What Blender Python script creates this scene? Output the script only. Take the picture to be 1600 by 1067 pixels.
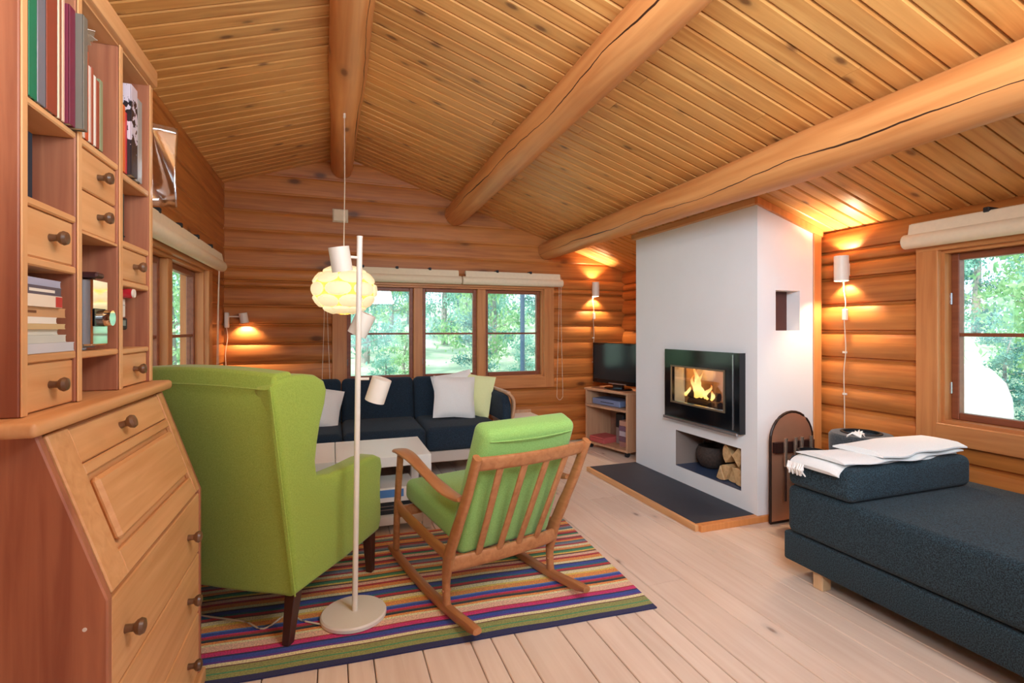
import bpy, bmesh, math, random
from mathutils import Vector, Matrix, Euler
random.seed(7)
C = bpy.context.scene.collection
for o in list(bpy.data.objects): bpy.data.objects.remove(o)
PI = math.pi
# ---------------------------------------------------------------- camera
F = 790.0; PSI = math.atan(280/790.0); H = 1.2
cam = bpy.data.cameras.new('camera'); co = bpy.data.objects.new('camera', cam); C.objects.link(co)
co.location = (0, 0, H); co.rotation_euler = (PI/2, 0, -PSI)
cam.sensor_width = 36; cam.lens = 36*F/1600; cam.shift_y = -19.5/1600; cam.clip_start = 0.05; cam.clip_end = 200
bpy.context.scene.camera = co
# ---------------------------------------------------------------- world, sun, lights, exposure
sc = bpy.context.scene
sc.view_settings.view_transform = 'Standard'; sc.view_settings.look = 'None'
sc.view_settings.gamma = 1; sc.view_settings.use_curve_mapping = False
sc.view_settings.exposure = 0.58
w = bpy.data.worlds.new('world'); sc.world = w; w.use_nodes = True
bg = w.node_tree.nodes['Background']; bg.inputs[0].default_value = (0.64, 0.87, 1.0, 1); bg.inputs[1].default_value = 1.6
sl = bpy.data.lights.new('sun', 'SUN'); sl.energy = 3.4; sl.angle = math.radians(3); sl.color = (1, 0.97, 0.9)
so = bpy.data.objects.new('sun', sl); C.objects.link(so)
so.rotation_euler = Vector((0.75, 0.55, -1.1)).to_track_quat('-Z', 'Y').to_euler()
def area(name, loc, d, sx, sy, e, col):
    l = bpy.data.lights.new(name, 'AREA'); l.shape = 'RECTANGLE'; l.size = sx; l.size_y = sy; l.energy = e; l.color = col
    o = bpy.data.objects.new(name, l); C.objects.link(o); o.location = loc
    o.rotation_euler = Vector(d).to_track_quat('-Z', 'Z').to_euler(); return o
# unseen fill lights added around the camera to brighten the room
area('front_fill', (1.3, -2.3, 1.35), (0.0, 1, -0.05), 2.4, 1.3, 6, (0.68, 0.83, 1.0))  # broad soft fill added behind the camera
area('ceiling_fill', (0.40, 0.15, 1.85), (0.02, 0.70, 1), 1.3, 0.7, 38, (0.74, 0.88, 1.0))  # added uplight; the ceiling bounces it into the room
area('side_fill', (2.9, -0.9, 1.3), (-1, 0.6, -0.1), 1.4, 0.9, 4, (0.72, 0.86, 1.0))  # weak fill added near the right wall
area('overhead_fill', (1.25, 0.35, 2.3), (0.0, 0.45, -1), 0.9, 0.7, 30, (0.74, 0.88, 1.0))  # downward fill added above the view, no fitting there
tl = bpy.data.lights.new('fireplace_fill_spot', 'SPOT'); tl.energy = 190; tl.color = (0.76, 0.89, 1.0); tl.spot_size = math.radians(70); tl.spot_blend = 1.0; tl.shadow_soft_size = 0.35  # spot added to brighten the fireplace front, no fitting there
to = bpy.data.objects.new('fireplace_fill_spot', tl); C.objects.link(to); to.location = (-0.1, -0.5, 2.1)
to.rotation_euler = (Vector((2.3, 3.1, 1.0))-Vector(to.location)).to_track_quat('-Z', 'Y').to_euler()

# ---------------------------------------------------------------- material helpers
def lin(c):
    return tuple(((x/255)/12.92 if x/255 <= 0.04045 else ((x/255+0.055)/1.055)**2.4) for x in c) + (1,)
def newmat(name):
    m = bpy.data.materials.new(name); m.use_nodes = True
    nt = m.node_tree; b = nt.nodes['Principled BSDF']; return m, nt, b
def N(nt, t, **k):
    n = nt.nodes.new(t)
    for a, v in k.items(): setattr(n, a, v)
    return n
def mixc(nt, fac, a, b, mode='MIX'):
    n = N(nt, 'ShaderNodeMix', data_type='RGBA', blend_type=mode)
    for i, v in ((0, fac), (6, a), (7, b)):
        if isinstance(v, (int, float, tuple)): n.inputs[i].default_value = v
        else: nt.links.new(v, n.inputs[i])
    return n.outputs[2]
def mathn(nt, op, a, b=0.0, clamp=False):
    n = N(nt, 'ShaderNodeMath', operation=op, use_clamp=clamp)
    for i, v in ((0, a), (1, b)):
        if isinstance(v, (int, float)): n.inputs[i].default_value = v
        else: nt.links.new(v, n.inputs[i])
    return n.outputs[0]
def ramp(nt, fac, p0, p1, c0=(0,0,0,1), c1=(1,1,1,1)):
    r = N(nt, 'ShaderNodeValToRGB'); nt.links.new(fac, r.inputs[0])
    r.color_ramp.elements[0].position = p0; r.color_ramp.elements[1].position = p1
    r.color_ramp.elements[0].color = c0; r.color_ramp.elements[1].color = c1
    return r.outputs[0]
def coords(nt, rnd=True):
    tc = N(nt, 'ShaderNodeTexCoord'); v = tc.outputs['Object']
    if rnd:
        oi = N(nt, 'ShaderNodeObjectInfo'); s = N(nt, 'ShaderNodeVectorMath', operation='SCALE')
        cb = N(nt, 'ShaderNodeCombineXYZ'); 
        for i, k in enumerate((37.0, 51.0, 23.0)): nt.links.new(mathn(nt, 'MULTIPLY', oi.outputs['Random'], k), cb.inputs[i])
        ad = N(nt, 'ShaderNodeVectorMath', operation='ADD'); nt.links.new(v, ad.inputs[0]); nt.links.new(cb.outputs[0], ad.inputs[1]); v = ad.outputs[0]
        return v, oi.outputs['Random']
    return v, None
def wood(name, base, dark, axis='X', knot=(70, 36, 18), grain=1.0, kn=0.11, rough=0.45, tint=0.18, kscale=1.0, crack=None, knots=True):
    """pine: grain stretched along the piece's own axis, knots, and a tone of its own for every piece"""
    m, nt, b = newmat(name); v, rnd = coords(nt)
    mp = N(nt, 'ShaderNodeMapping'); nt.links.new(v, mp.inputs[0])
    sx = {'X': (1.2, 22, 22), 'Y': (22, 1.2, 22), 'Z': (22, 22, 1.2)}[axis]
    mp.inputs['Scale'].default_value = tuple(s*grain for s in sx)
    nz = N(nt, 'ShaderNodeTexNoise'); nz.inputs['Scale'].default_value = 1.6; nz.inputs['Detail'].default_value = 4; nz.inputs['Distortion'].default_value = 0.6
    nt.links.new(mp.outputs[0], nz.inputs[0])
    c = mixc(nt, ramp(nt, nz.outputs[0], 0.33, 0.68), lin(dark), lin(base))
    n2 = N(nt, 'ShaderNodeTexNoise'); n2.inputs['Scale'].default_value = 1.7; n2.inputs['Detail'].default_value = 2; nt.links.new(v, n2.inputs[0])
    c = mixc(nt, mathn(nt, 'MULTIPLY', ramp(nt, n2.outputs[0], 0.4, 0.7), 0.35), c, lin(tuple(min(255, x*1.08) for x in base)))
    hs = N(nt, 'ShaderNodeHueSaturation'); nt.links.new(c, hs.inputs['Color'])
    nt.links.new(mathn(nt, 'ADD', mathn(nt, 'MULTIPLY', rnd, tint*2), 1-tint), hs.inputs['Value'])
    c = hs.outputs[0]
    if knots:
        mk = N(nt, 'ShaderNodeMapping'); nt.links.new(v, mk.inputs[0])
        ks = {'X': (3.2, 7, 7), 'Y': (7, 3.2, 7), 'Z': (7, 7, 3.2)}[axis]
        mk.inputs['Scale'].default_value = tuple(k*kscale for k in ks)
        vo = N(nt, 'ShaderNodeTexVoronoi'); nt.links.new(mk.outputs[0], vo.inputs[0]); vo.inputs['Scale'].default_value = 1
        vo.inputs['Randomness'].default_value = 1
        kd = ramp(nt, vo.outputs['Distance'], kn*0.75, kn*1.6, (1,1,1,1), (0,0,0,1))
        sep = N(nt, 'ShaderNodeSeparateColor'); nt.links.new(vo.outputs['Color'], sep.inputs[0])
        on = mathn(nt, 'GREATER_THAN', sep.outputs[0], 0.42)
        c = mixc(nt, mathn(nt, 'MULTIPLY', mathn(nt, 'MULTIPLY', kd, on), 0.85), c, lin(knot))
        halo = ramp(nt, vo.outputs['Distance'], kn*1.2, kn*3.2, (1,1,1,1), (0,0,0,1))
        c = mixc(nt, mathn(nt, 'MULTIPLY', mathn(nt, 'MULTIPLY', halo, on), 0.28), c, lin(tuple(x*0.6 for x in base)))
    if crack:
        sx_ = N(nt, 'ShaderNodeSeparateXYZ'); tc = N(nt, 'ShaderNodeTexCoord'); nt.links.new(tc.outputs['Object'], sx_.inputs[0])
        cb = N(nt, 'ShaderNodeCombineXYZ'); nt.links.new(sx_.outputs[0], cb.inputs[0])
        n3 = N(nt, 'ShaderNodeTexNoise'); n3.inputs['Scale'].default_value = 1.3; n3.inputs['Detail'].default_value = 5; nt.links.new(cb.outputs[0], n3.inputs[0])
        tgt = mathn(nt, 'ADD', mathn(nt, 'MULTIPLY', n3.outputs[0], 0.09), crack[0]-0.045)
        d = mathn(nt, 'ABSOLUTE', mathn(nt, 'SUBTRACT', sx_.outputs[2], tgt))
        side = mathn(nt, 'GREATER_THAN', mathn(nt, 'MULTIPLY', sx_.outputs[1], crack[1]), 0.0)
        n4 = N(nt, 'ShaderNodeTexNoise'); n4.inputs['Scale'].default_value = 0.9; nt.links.new(cb.outputs[0], n4.inputs[0])
        wd = mathn(nt, 'MULTIPLY', ramp(nt, n4.outputs[0], 0.35, 0.65), 0.0045)
        c = mixc(nt, mathn(nt, 'MULTIPLY', mathn(nt, 'LESS_THAN', d, wd), side), c, lin((60, 30, 16)))
    nt.links.new(c, b.inputs['Base Color']); b.inputs['Roughness'].default_value = rough
    bp = N(nt, 'ShaderNodeBump'); bp.inputs['Strength'].default_value = 0.12; bp.inputs['Distance'].default_value = 0.004
    nt.links.new(nz.outputs[0], bp.inputs['Height']); nt.links.new(bp.outputs[0], b.inputs['Normal'])
    return m
def fabric(name, c0, c1, scale=260, rough=0.95, bump=0.25, sheen=0.2):
    m, nt, b = newmat(name); v, _ = coords(nt, False)
    nz = N(nt, 'ShaderNodeTexNoise'); nz.inputs['Scale'].default_value = scale; nz.inputs['Detail'].default_value = 2; nt.links.new(v, nz.inputs[0])
    nt.links.new(mixc(nt, ramp(nt, nz.outputs[0], 0.35, 0.65), lin(c0), lin(c1)), b.inputs['Base Color'])
    b.inputs['Roughness'].default_value = rough; b.inputs['Sheen Weight'].default_value = sheen
    bp = N(nt, 'ShaderNodeBump'); bp.inputs['Strength'].default_value = bump; bp.inputs['Distance'].default_value = 0.002
    nt.links.new(nz.outputs[0], bp.inputs['Height']); nt.links.new(bp.outputs[0], b.inputs['Normal'])
    return m
def plain(name, c, rough=0.5, metal=0.0, var=0.04, scale=8, bump=0.0, spec=0.5):
    m, nt, b = newmat(name); v, _ = coords(nt, False)
    nz = N(nt, 'ShaderNodeTexNoise'); nz.inputs['Scale'].default_value = scale; nz.inputs['Detail'].default_value = 4; nt.links.new(v, nz.inputs[0])
    nt.links.new(mixc(nt, nz.outputs[0], lin(tuple(x*(1-var) for x in c)), lin(tuple(min(255, x*(1+var)) for x in c))), b.inputs['Base Color'])
    b.inputs['Roughness'].default_value = rough; b.inputs['Metallic'].default_value = metal; b.inputs['Specular IOR Level'].default_value = spec
    if bump:
        bp = N(nt, 'ShaderNodeBump'); bp.inputs['Strength'].default_value = bump; bp.inputs['Distance'].default_value = 0.01
        nt.links.new(nz.outputs[0], bp.inputs['Height']); nt.links.new(bp.outputs[0], b.inputs['Normal'])
    return m
def glassmat(name, gloss=0.08, tint=(1, 1, 1, 1), rough=0.02):
    m = bpy.data.materials.new(name); m.use_nodes = True; nt = m.node_tree; nt.nodes.clear()
    o = N(nt, 'ShaderNodeOutputMaterial'); t = N(nt, 'ShaderNodeBsdfTransparent'); g = N(nt, 'ShaderNodeBsdfGlossy'); x = N(nt, 'ShaderNodeMixShader')
    t.inputs[0].default_value = tint; g.inputs['Roughness'].default_value = rough; x.inputs[0].default_value = gloss
    nt.links.new(t.outputs[0], x.inputs[1]); nt.links.new(g.outputs[0], x.inputs[2]); nt.links.new(x.outputs[0], o.inputs[0]); return m
def emit(name, c, s):
    m = bpy.data.materials.new(name); m.use_nodes = True; nt = m.node_tree; nt.nodes.clear()
    o = N(nt, 'ShaderNodeOutputMaterial'); e = N(nt, 'ShaderNodeEmission'); e.inputs[0].default_value = lin(c); e.inputs[1].default_value = s
    nt.links.new(e.outputs[0], o.inputs[0]); return m

M = dict(
 log=wood('log_pine', (200,125,58), (168,94,38), knot=(84,38,16), kn=0.115, rough=0.5, tint=0.10, kscale=0.8),
 ceil=wood('ceiling_pine', (230,170,98), (204,136,68), knot=(110,56,24), kn=0.10, rough=0.42, tint=0.09, kscale=1.35),
 back=plain('dark_joint', (84,44,20), 0.8),
 beam=wood('beam_pine', (224,156,94), (200,126,68), grain=0.6, knot=(120,66,34), kn=0.07, tint=0.03, kscale=0.7, crack=(-0.045, 1)),
 beam2=wood('ridge_beam_pine', (224,156,94), (200,126,68), grain=0.6, knot=(120,66,34), kn=0.07, tint=0.03, kscale=0.7, crack=(-0.06, -1)),
 floor=wood('floor_pine', (234,212,194), (224,198,178), axis='Y', knot=(150,112,88), kn=0.06, rough=0.38, tint=0.04, kscale=1.0),
 case=wood('window_pine', (206,138,80), (186,114,62), axis='X', kn=0.08, tint=0.05, kscale=0.7),
 casez=wood('window_pine_upright', (206,138,80), (186,114,62), axis='Z', kn=0.08, tint=0.05, kscale=0.7),
 sash=wood('sash_wood', (150,84,52), (126,66,40), axis='X', knots=False, tint=0.04),
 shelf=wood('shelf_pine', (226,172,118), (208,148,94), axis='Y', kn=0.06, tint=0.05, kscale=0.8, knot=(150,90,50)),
 shelfz_shaded=wood('shelf_pine_shaded', (184,118,84), (150,86,62), axis='Z', kn=0.08, tint=0.03, kscale=0.6, knot=(120,66,40)),  # panel shade painted in: darker than the pine's own tone
 edge=wood('front_edge_pine', (226,172,118), (208,148,94), axis='Z', kn=0.05, tint=0.03),
 shelfx=wood('shelf_pine_deep', (222,168,114), (202,142,90), axis='X', kn=0.05, tint=0.04, knots=False),
 knob=wood('knob_wood', (118,84,58), (88,60,42), axis='X', knots=False, rough=0.35),
 trim=wood('fireplace_trim', (226,150,86), (208,130,70), axis='Z', knots=False, tint=0.03),
 oak=wood('rocker_teak', (190,128,82), (166,104,62), axis='Y', knots=False, rough=0.38, tint=0.03),
 birch=wood('birch', (226,190,146), (210,172,128), axis='Z', knots=False, tint=0.03),
 tvwood=wood('cabinet_birch', (206,160,124), (188,140,106), axis='Z', knots=False, tint=0.03),
 darkleg=plain('dark_leg', (74,38,28), 0.4),
 white=plain('white_lacquer', (236,230,222), 0.35, var=0.01),
 lampw=plain('white_metal', (236,226,212), 0.4, var=0.01),
 plaster=plain('white_plaster', (240,240,241), 0.85, var=0.012, scale=5, bump=0.06),
 lining=plain('niche_dark', (70,66,70), 0.8),
 slate=plain('hearth_slate', (50,54,66), 0.6, var=0.12, scale=14, bump=0.05),
 tan=plain('firebrick', (170,134,98), 0.9, var=0.12, scale=12, bump=0.1),
 black=plain('black_gloss', (14,16,20), 0.12, var=0.1),
 blackm=plain('black_matte', (30,30,34), 0.6, var=0.1),
 steel=plain('steel', (190,194,200), 0.25, 0.9),
 chrome=plain('mirror_chrome', (235,235,235), 0.06, 1.0),
 copper=plain('copper_board', (205,150,120), 0.32, 0.55, var=0.08, scale=3),
 glass=glassmat('window_glass', 0.06), fglass=glassmat('firebox_glass', 0.22, (0.88, 0.86, 0.82, 1)),
 plasticbag=glassmat('clear_plastic', 0.30, (0.95, 0.95, 0.95, 1), 0.12),
 navy=fabric('navy_wool', (13,26,38), (32,51,68), 220, sheen=0.03),
 navyd=fabric('navy_tweed', (7,17,24), (46,70,82), 240, sheen=0.05),
 blanket=fabric('cream_wool', (234,234,232), (242,242,240), 300),
 cream=fabric('cream_linen', (238,234,228), (246,242,238), 300),
 yellow=fabric('pale_yellow_linen', (232,232,168), (240,240,180), 300),
 green=fabric('lime_wool', (150,176,66), (168,192,80), 260),
 green2=fabric('green_cushion_wool', (136,178,88), (152,194,104), 260),
 rib=plain('blind_linen', (240,220,188), 0.8, var=0.03, scale=40),
 cord=plain('cord_white', (232,214,190), 0.6), bark=plain('bark', (96,84,76), 0.95, var=0.3, scale=9, bump=0.4),
 paper=plain('paper', (236,228,214), 0.8), splitw=wood('firewood', (222,186,136), (196,152,104), axis='X', knots=False, tint=0.08),
 bin=fabric('grey_felt', (54,60,66), (76,82,88), 120), wicker=plain('dark_wicker', (58,46,40), 0.7, var=0.5, scale=60, bump=0.6),
)
# ---------------------------------------------------------------- geometry helpers
def B(): return bmesh.new()
def box(bm, x0, x1, y0, y1, z0, z1, bev=0, seg=1):
    r = bmesh.ops.create_cube(bm, size=1)['verts']
    for v in r: v.co = Vector(((x0+x1)/2+v.co.x*(x1-x0), (y0+y1)/2+v.co.y*(y1-y0), (z0+z1)/2+v.co.z*(z1-z0)))
    if bev:
        es = list({e for v in r for e in v.link_edges})
        bmesh.ops.bevel(bm, geom=es, offset=bev, segments=seg, affect='EDGES', profile=0.5)
    return bm
def cyl(bm, p0, p1, r0, r1=None, n=16, cap=True):
    p0 = Vector(p0); p1 = Vector(p1); r1 = r0 if r1 is None else r1
    d = (p1-p0).normalized(); a = d.orthogonal().normalized(); b = d.cross(a)
    c0 = [bm.verts.new(p0+(a*math.cos(t)+b*math.sin(t))*r0) for t in [2*PI*i/n for i in range(n)]]
    c1 = [bm.verts.new(p1+(a*math.cos(t)+b*math.sin(t))*r1) for t in [2*PI*i/n for i in range(n)]]
    for i in range(n): bm.faces.new((c0[i], c0[(i+1) % n], c1[(i+1) % n], c1[i]))
    if cap: bm.faces.new(c0[::-1]); bm.faces.new(c1)
    return bm
def lathe(bm, prof, n=24, cap=True, cen=(0, 0)):
    rings = [[bm.verts.new((cen[0]+r*math.cos(2*PI*i/n), cen[1]+r*math.sin(2*PI*i/n), z)) for i in range(n)] for r, z in prof]
    for a, b in zip(rings, rings[1:]):
        for i in range(n): bm.faces.new((a[i], a[(i+1) % n], b[(i+1) % n], b[i]))
    if cap: bm.faces.new(rings[0][::-1]); bm.faces.new(rings[-1])
    return bm
def sweep(bm, pts, ws, hs, side=None, n=12, sq=1.0, cap=True):
    """oval section swept along pts; ws = half width along 'side', hs = half thickness across it"""
    pts = [Vector(p) for p in pts]; rings = []
    if not hasattr(ws, '__len__'): ws = [ws]*len(pts)
    if not hasattr(hs, '__len__'): hs = [hs]*len(pts)
    for i, p in enumerate(pts):
        d = (pts[min(i+1, len(pts)-1)]-pts[max(i-1, 0)]).normalized()
        s = Vector(side) if side else d.orthogonal()
        s = (s-d*s.dot(d)).normalized(); u = d.cross(s)
        ring = []
        for k in range(n):
            t = 2*PI*(k+0.5)/n; c, q = math.cos(t), math.sin(t)
            c = math.copysign(abs(c)**sq, c); q = math.copysign(abs(q)**sq, q)
            ring.append(bm.verts.new(p+s*c*ws[i]+u*q*hs[i]))
        rings.append(ring)
    for a, b in zip(rings, rings[1:]):
        for k in range(n): bm.faces.new((a[k], a[(k+1) % n], b[(k+1) % n], b[k]))
    if cap: bm.faces.new(rings[0][::-1]); bm.faces.new(rings[-1])
    return bm
def smoothpath(pts, k=6):
    """Catmull-Rom through pts"""
    P_ = [Vector(p) for p in pts]; P_ = [P_[0]*2-P_[1]]+P_+[P_[-1]*2-P_[-2]]; out = []
    for i in range(1, len(P_)-2):
        for j in range(k):
            t = j/k; a, b, c, d = P_[i-1], P_[i], P_[i+1], P_[i+2]
            out.append(0.5*((2*b)+(c-a)*t+(2*a-5*b+4*c-d)*t*t+(3*b-a-3*c+d)*t**3))
    out.append(P_[-2]); return out
def prism(bm, poly, x0, x1, f=lambda a, b, x: (x, a, b), bev=0, seg=2):
    a = [bm.verts.new(f(p[0], p[1], x0)) for p in poly]; b = [bm.verts.new(f(p[0], p[1], x1)) for p in poly]
    n = len(poly); fs = [bm.faces.new(a[::-1]), bm.faces.new(b)]
    for i in range(n): fs.append(bm.faces.new((a[i], a[(i+1) % n], b[(i+1) % n], b[i])))
    bmesh.ops.recalc_face_normals(bm, faces=fs)
    if bev:
        es = list({e for e in fs[0].edges} | {e for e in fs[1].edges})
        bmesh.ops.bevel(bm, geom=es, offset=bev, segments=seg, affect='EDGES', profile=0.5)
    return bm
def mesh(name, bm, mat, smooth=False):
    bmesh.ops.recalc_face_normals(bm, faces=bm.faces)
    me = bpy.data.meshes.new(name); bm.to_mesh(me); bm.free()
    for m in (mat if isinstance(mat, (list, tuple)) else [mat]): me.materials.append(m)
    if smooth:
        for p in me.polygons: p.use_smooth = True
        me.set_sharp_from_angle(angle=math.radians(38))
    return me
def put(name, me, parent=None, world=False, loc=None, rot=None):
    o = bpy.data.objects.new(name, me); C.objects.link(o)
    if loc is not None: o.location = loc
    if rot is not None: o.rotation_euler = rot
    if parent is not None:
        o.parent = parent
        if world: o.matrix_parent_inverse = MW(parent).inverted()
    return o
def MW(o):
    m = Matrix.LocRotScale(o.location, o.rotation_euler, o.scale)
    return m if o.parent is None else MW(o.parent) @ o.matrix_parent_inverse @ m
def part(name, bm, mat, parent, world=False, smooth=False, label=None, loc=None, rot=None):
    o = put(name, mesh(name, bm, mat, smooth), parent, world, loc, rot)
    if label: o['label'] = label
    return o
def thing(name, label, cat, loc=(0, 0, 0), rz=0, group=None):
    o = bpy.data.objects.new(name, None); C.objects.link(o); o.empty_display_size = 0.1
    o.location = loc; o.rotation_euler = (0, 0, rz); o['label'] = label; o['category'] = cat
    if group: o['group'] = group
    return o
def single(name, bm, mat, label, cat, group=None, smooth=False, loc=None, rot=None):
    o = part(name, bm, mat, None, smooth=smooth, loc=loc, rot=rot); o['label'] = label; o['category'] = cat
    if group: o['group'] = group
    return o
def structure(name, bm=None, mat=None, loc=(0, 0, 0), rz=0, smooth=False):
    if bm is None: o = bpy.data.objects.new(name, None); C.objects.link(o)
    else: o = put(name, mesh(name, bm, mat, smooth))
    o.location = loc; o.rotation_euler = (0, 0, rz); o['kind'] = 'structure'; return o
def dup(root, loc, rz, label=None, group=None):
    def cp(o, par):
        c = o.copy(); C.objects.link(c); c.parent = par
        for ch in [x for x in kids[o.name]]: cp(ch, c)
        return c
    kids = {}
    def walk(o):
        kids[o.name] = [x for x in bpy.data.objects if x.parent is o]
        for x in kids[o.name]: walk(x)
    walk(root); r = cp(root, None); r.location = loc; r.rotation_euler = (0, 0, rz)
    if label: r['label'] = label
    if group: r['group'] = group
    return r

# ================================================================= ROOM
XL, XR, YB, YF = -0.88, 3.06, 4.9, -2.6
RX, RZ, SR, SL = 0.10, 2.78, 0.32, 0.34
def ceil_z(x): return RZ-SR*(x-RX) if x > RX else RZ-SL*(RX-x)
# floor: base slab and boards
fl = structure('floor', box(B(), XL-0.1, XR+0.1, YF-0.1, YB+0.1, -0.12, -0.022), M['back'])
edges = [XL]
for e in (-0.70, -0.52, -0.33, -0.23, -0.05, 0.05, 0.14, 0.317, 0.499, 0.579, 0.675, 0.855, 0.985, 1.12, 1.207, 1.297, 1.389, 1.58, 1.70, 1.897, 2.0, 2.12, 2.31, 2.41, 2.6, 2.70, 2.88, XR): edges.append(e)
def board(L, W, T, ch=0.003):
    bm = B()
    prism(bm, [(0, -T), (W, -T), (W, -ch), (W-ch, 0), (ch, 0), (0, -ch)], 0, L, f=lambda a, b, x: (a, x, b)); return bm
for a, b in zip(edges, edges[1:]):
    y = YF; g = 0.0035
    while y < YB-0.01:
        L = random.uniform(1.6, 3.6); y2 = min(YB, y+L)
        if YB-y2 < 0.5: y2 = YB
        part('floor_board', board(y2-y-0.002, b-a-g, 0.022), M['floor'], fl, loc=(a+g/2, y+0.001, 0)); y = y2
# ceiling
bm = B()
for s in (1, -1):
    xe = (XR+0.35) if s > 0 else (XL-0.35)
    k = SR if s > 0 else -SL
    p = [(RX, RZ+0.022), (xe, RZ+0.022-k*(xe-RX)), (xe, RZ+0.12-k*(xe-RX)), (RX, RZ+0.12)]
    prism(bm, p, YF-0.2, YB+0.35, f=lambda a, b, x: (a, x, b))
ce = structure('ceiling', bm, M['back'])
def cplank(L, W=0.0832, T=0.021, c=0.006):
    bm = B(); prism(bm, [(0, T), (W, T), (W, c), (W-c, 0), (c, 0), (0, c)], 0, L, f=lambda a, b, x: (x, a, b)); return bm
aR, aL = math.atan(SR), math.atan(SL)
LR, LL = (XR-RX)/math.cos(aR)+0.02, (RX-XL)/math.cos(aL)+0.02
mr = mesh('plank', cplank(LR), M['ceil']); ml = mesh('plank', cplank(LL), M['ceil'])
cuts = [0.9, 1.35, 1.9, 2.3]; mc = [(mesh('plank', cplank(c-0.002), M['ceil']), mesh('plank', cplank(LR-c), M['ceil'])) for c in cuts]
y = YF
while y < YB-0.02:
    if random.random() < 0.45:
        i = random.randrange(4)
        put('plank', mc[i][0], ce, loc=(RX, y, RZ), rot=(0, aR, 0))
        put('plank', mc[i][1], ce, loc=(RX+cuts[i]*math.cos(aR), y, RZ-cuts[i]*math.sin(aR)), rot=(0, aR, 0))
    else: put('plank', mr, ce, loc=(RX, y, RZ), rot=(0, aR, 0))
    x0 = RX-LL*math.cos(aL)
    put('plank', ml, ce, loc=(x0, y, RZ-LL*math.sin(aL)), rot=(0, -aL, 0))
    y += 0.0905
# log walls -------------------------------------------------------
def logbm(z0, z1, fa, fb, bulge):
    h = z1-z0; q = min(0.25, 0.02/h*2)
    pr = [(-0.12, 0), (-min(0.012, bulge*0.6+0.001), 0), (-min(0.010, bulge*0.5), 0.03*h/0.165*0.3), (bulge*0.45, h*0.09), (bulge*0.8, h*0.22), (bulge, h*0.42), (bulge, h*0.60), (bulge*0.8, h*0.79), (bulge*0.45, h*0.92), (-min(0.010, bulge*0.5), h-0.003), (-min(0.012, bulge*0.6+0.001), h), (-0.12, h)]
    bm = B()
    a = [bm.verts.new((fa(z0+z), y_, z)) for y_, z in pr]; b = [bm.verts.new((fb(z0+z), y_, z)) for y_, z in pr]
    n = len(pr); bm.faces.new(a); bm.faces.new(b[::-1])
    for i in range(n): bm.faces.new((a[i], a[(i+1) % n], b[(i+1) % n], b[i]))
    return bm
def wall(name, loc, rz, xa, xb, zs, hole, bulge, fa=None, fb=None, matn='log', bulge_hi=None, zsplit=9):
    ob = structure(name, None, loc=loc, rz=rz)
    fa = fa or (lambda z: xa); fb = fb or (lambda z: xb)
    holes = hole or []
    for z0, z1 in zip(zs, zs[1:]):
        segs = [(fa, fb)]
        for (h0, h1, hz0, hz1) in holes:
            if z1 <= hz0+0.001 or z0 >= hz1-0.001: continue
            segs = [(segs[0][0], lambda z, h0=h0: h0), (lambda z, h1=h1: h1, segs[-1][1])] if len(segs) == 1 else segs[:-1]+[(segs[-1][0], lambda z, h0=h0: h0), (lambda z, h1=h1: h1, segs[-1][1])]
        for (f0, f1) in segs:
            bl = bulge if z1 < zsplit else (bulge_hi or bulge)
            part('log', logbm(z0, z1, f0, f1, bl), M[matn], ob, smooth=True, loc=(0, 0, z0))
    return ob
def rows(base, step, top, start=0):
    r = [start]; z = base
    while z < top-0.03: r.append(z) if z > start+0.02 else None; z += step
    r.append(top); return r
# rows are cut exactly at hole edges so that the openings are clean
def merge(zs, *cut):
    zs = [z for z in zs if all(abs(z-c) > 0.045 for c in cut)]+list(cut); return sorted(zs)
zb = merge(rows(0.08, 0.165, RZ), 0.70, 1.62)
zb = [0.0]+[z for z in zb if z > 0.01]
# back wall (local x = -x)
wall('wall_back', (0, YB, 0), PI, -XR, -XL, zb, [(-2.08, -0.10, 0.70, 1.62)], 0.024,
     fa=lambda z: -min(XR, RX+(RZ+0.02-z)/SR), fb=lambda z: -max(XL, RX-(RZ+0.02-z)/SL), bulge_hi=0.007, zsplit=1.75)
zr = merge([0, 0.16, 0.33, 0.50, 0.67, 0.84, 1.01, 1.18, 1.35, 1.52, 1.69, ceil_z(XR)], 0.70, 1.62)
wall('wall_right', (XR, 0, 0), PI/2, YF, YB, zr, [(-1.7, -0.5, 0.70, 1.62), (0.50, 1.77, 0.70, 1.62)], 0.030)
zl = merge(rows(0.08, 0.165, ceil_z(XL)), 0.70, 1.62)
wall('wall_left', (XL, 0, 0), -PI/2, -YB, -YF, zl, [(-4.10, -2.60, 0.70, 1.62)], 0.007)
wall('wall_front', (0, YF, 0), 0, XL, XR, zb, [(0.2, 2.4, 0.70, 1.62)], 0.03,
     fa=lambda z: max(XL, RX-(RZ+0.02-z)/SL), fb=lambda z: min(XR, RX+(RZ+0.02-z)/SR))
# corner posts
structure('trim_1', box(B(), XL-0.12, XL-0.002, YB+0.002, YB+0.12, 0, ceil_z(XL)), M['casez'])
structure('trim_2', box(B(), XR+0.002, XR+0.12, YB+0.002, YB+0.12, 0, ceil_z(XR)), M['casez'])
bm = B(); box(bm, XL, XL+0.014, 1.99, YB, 0.0, 0.07); structure('baseboard_left', bm, M['case'])

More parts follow.
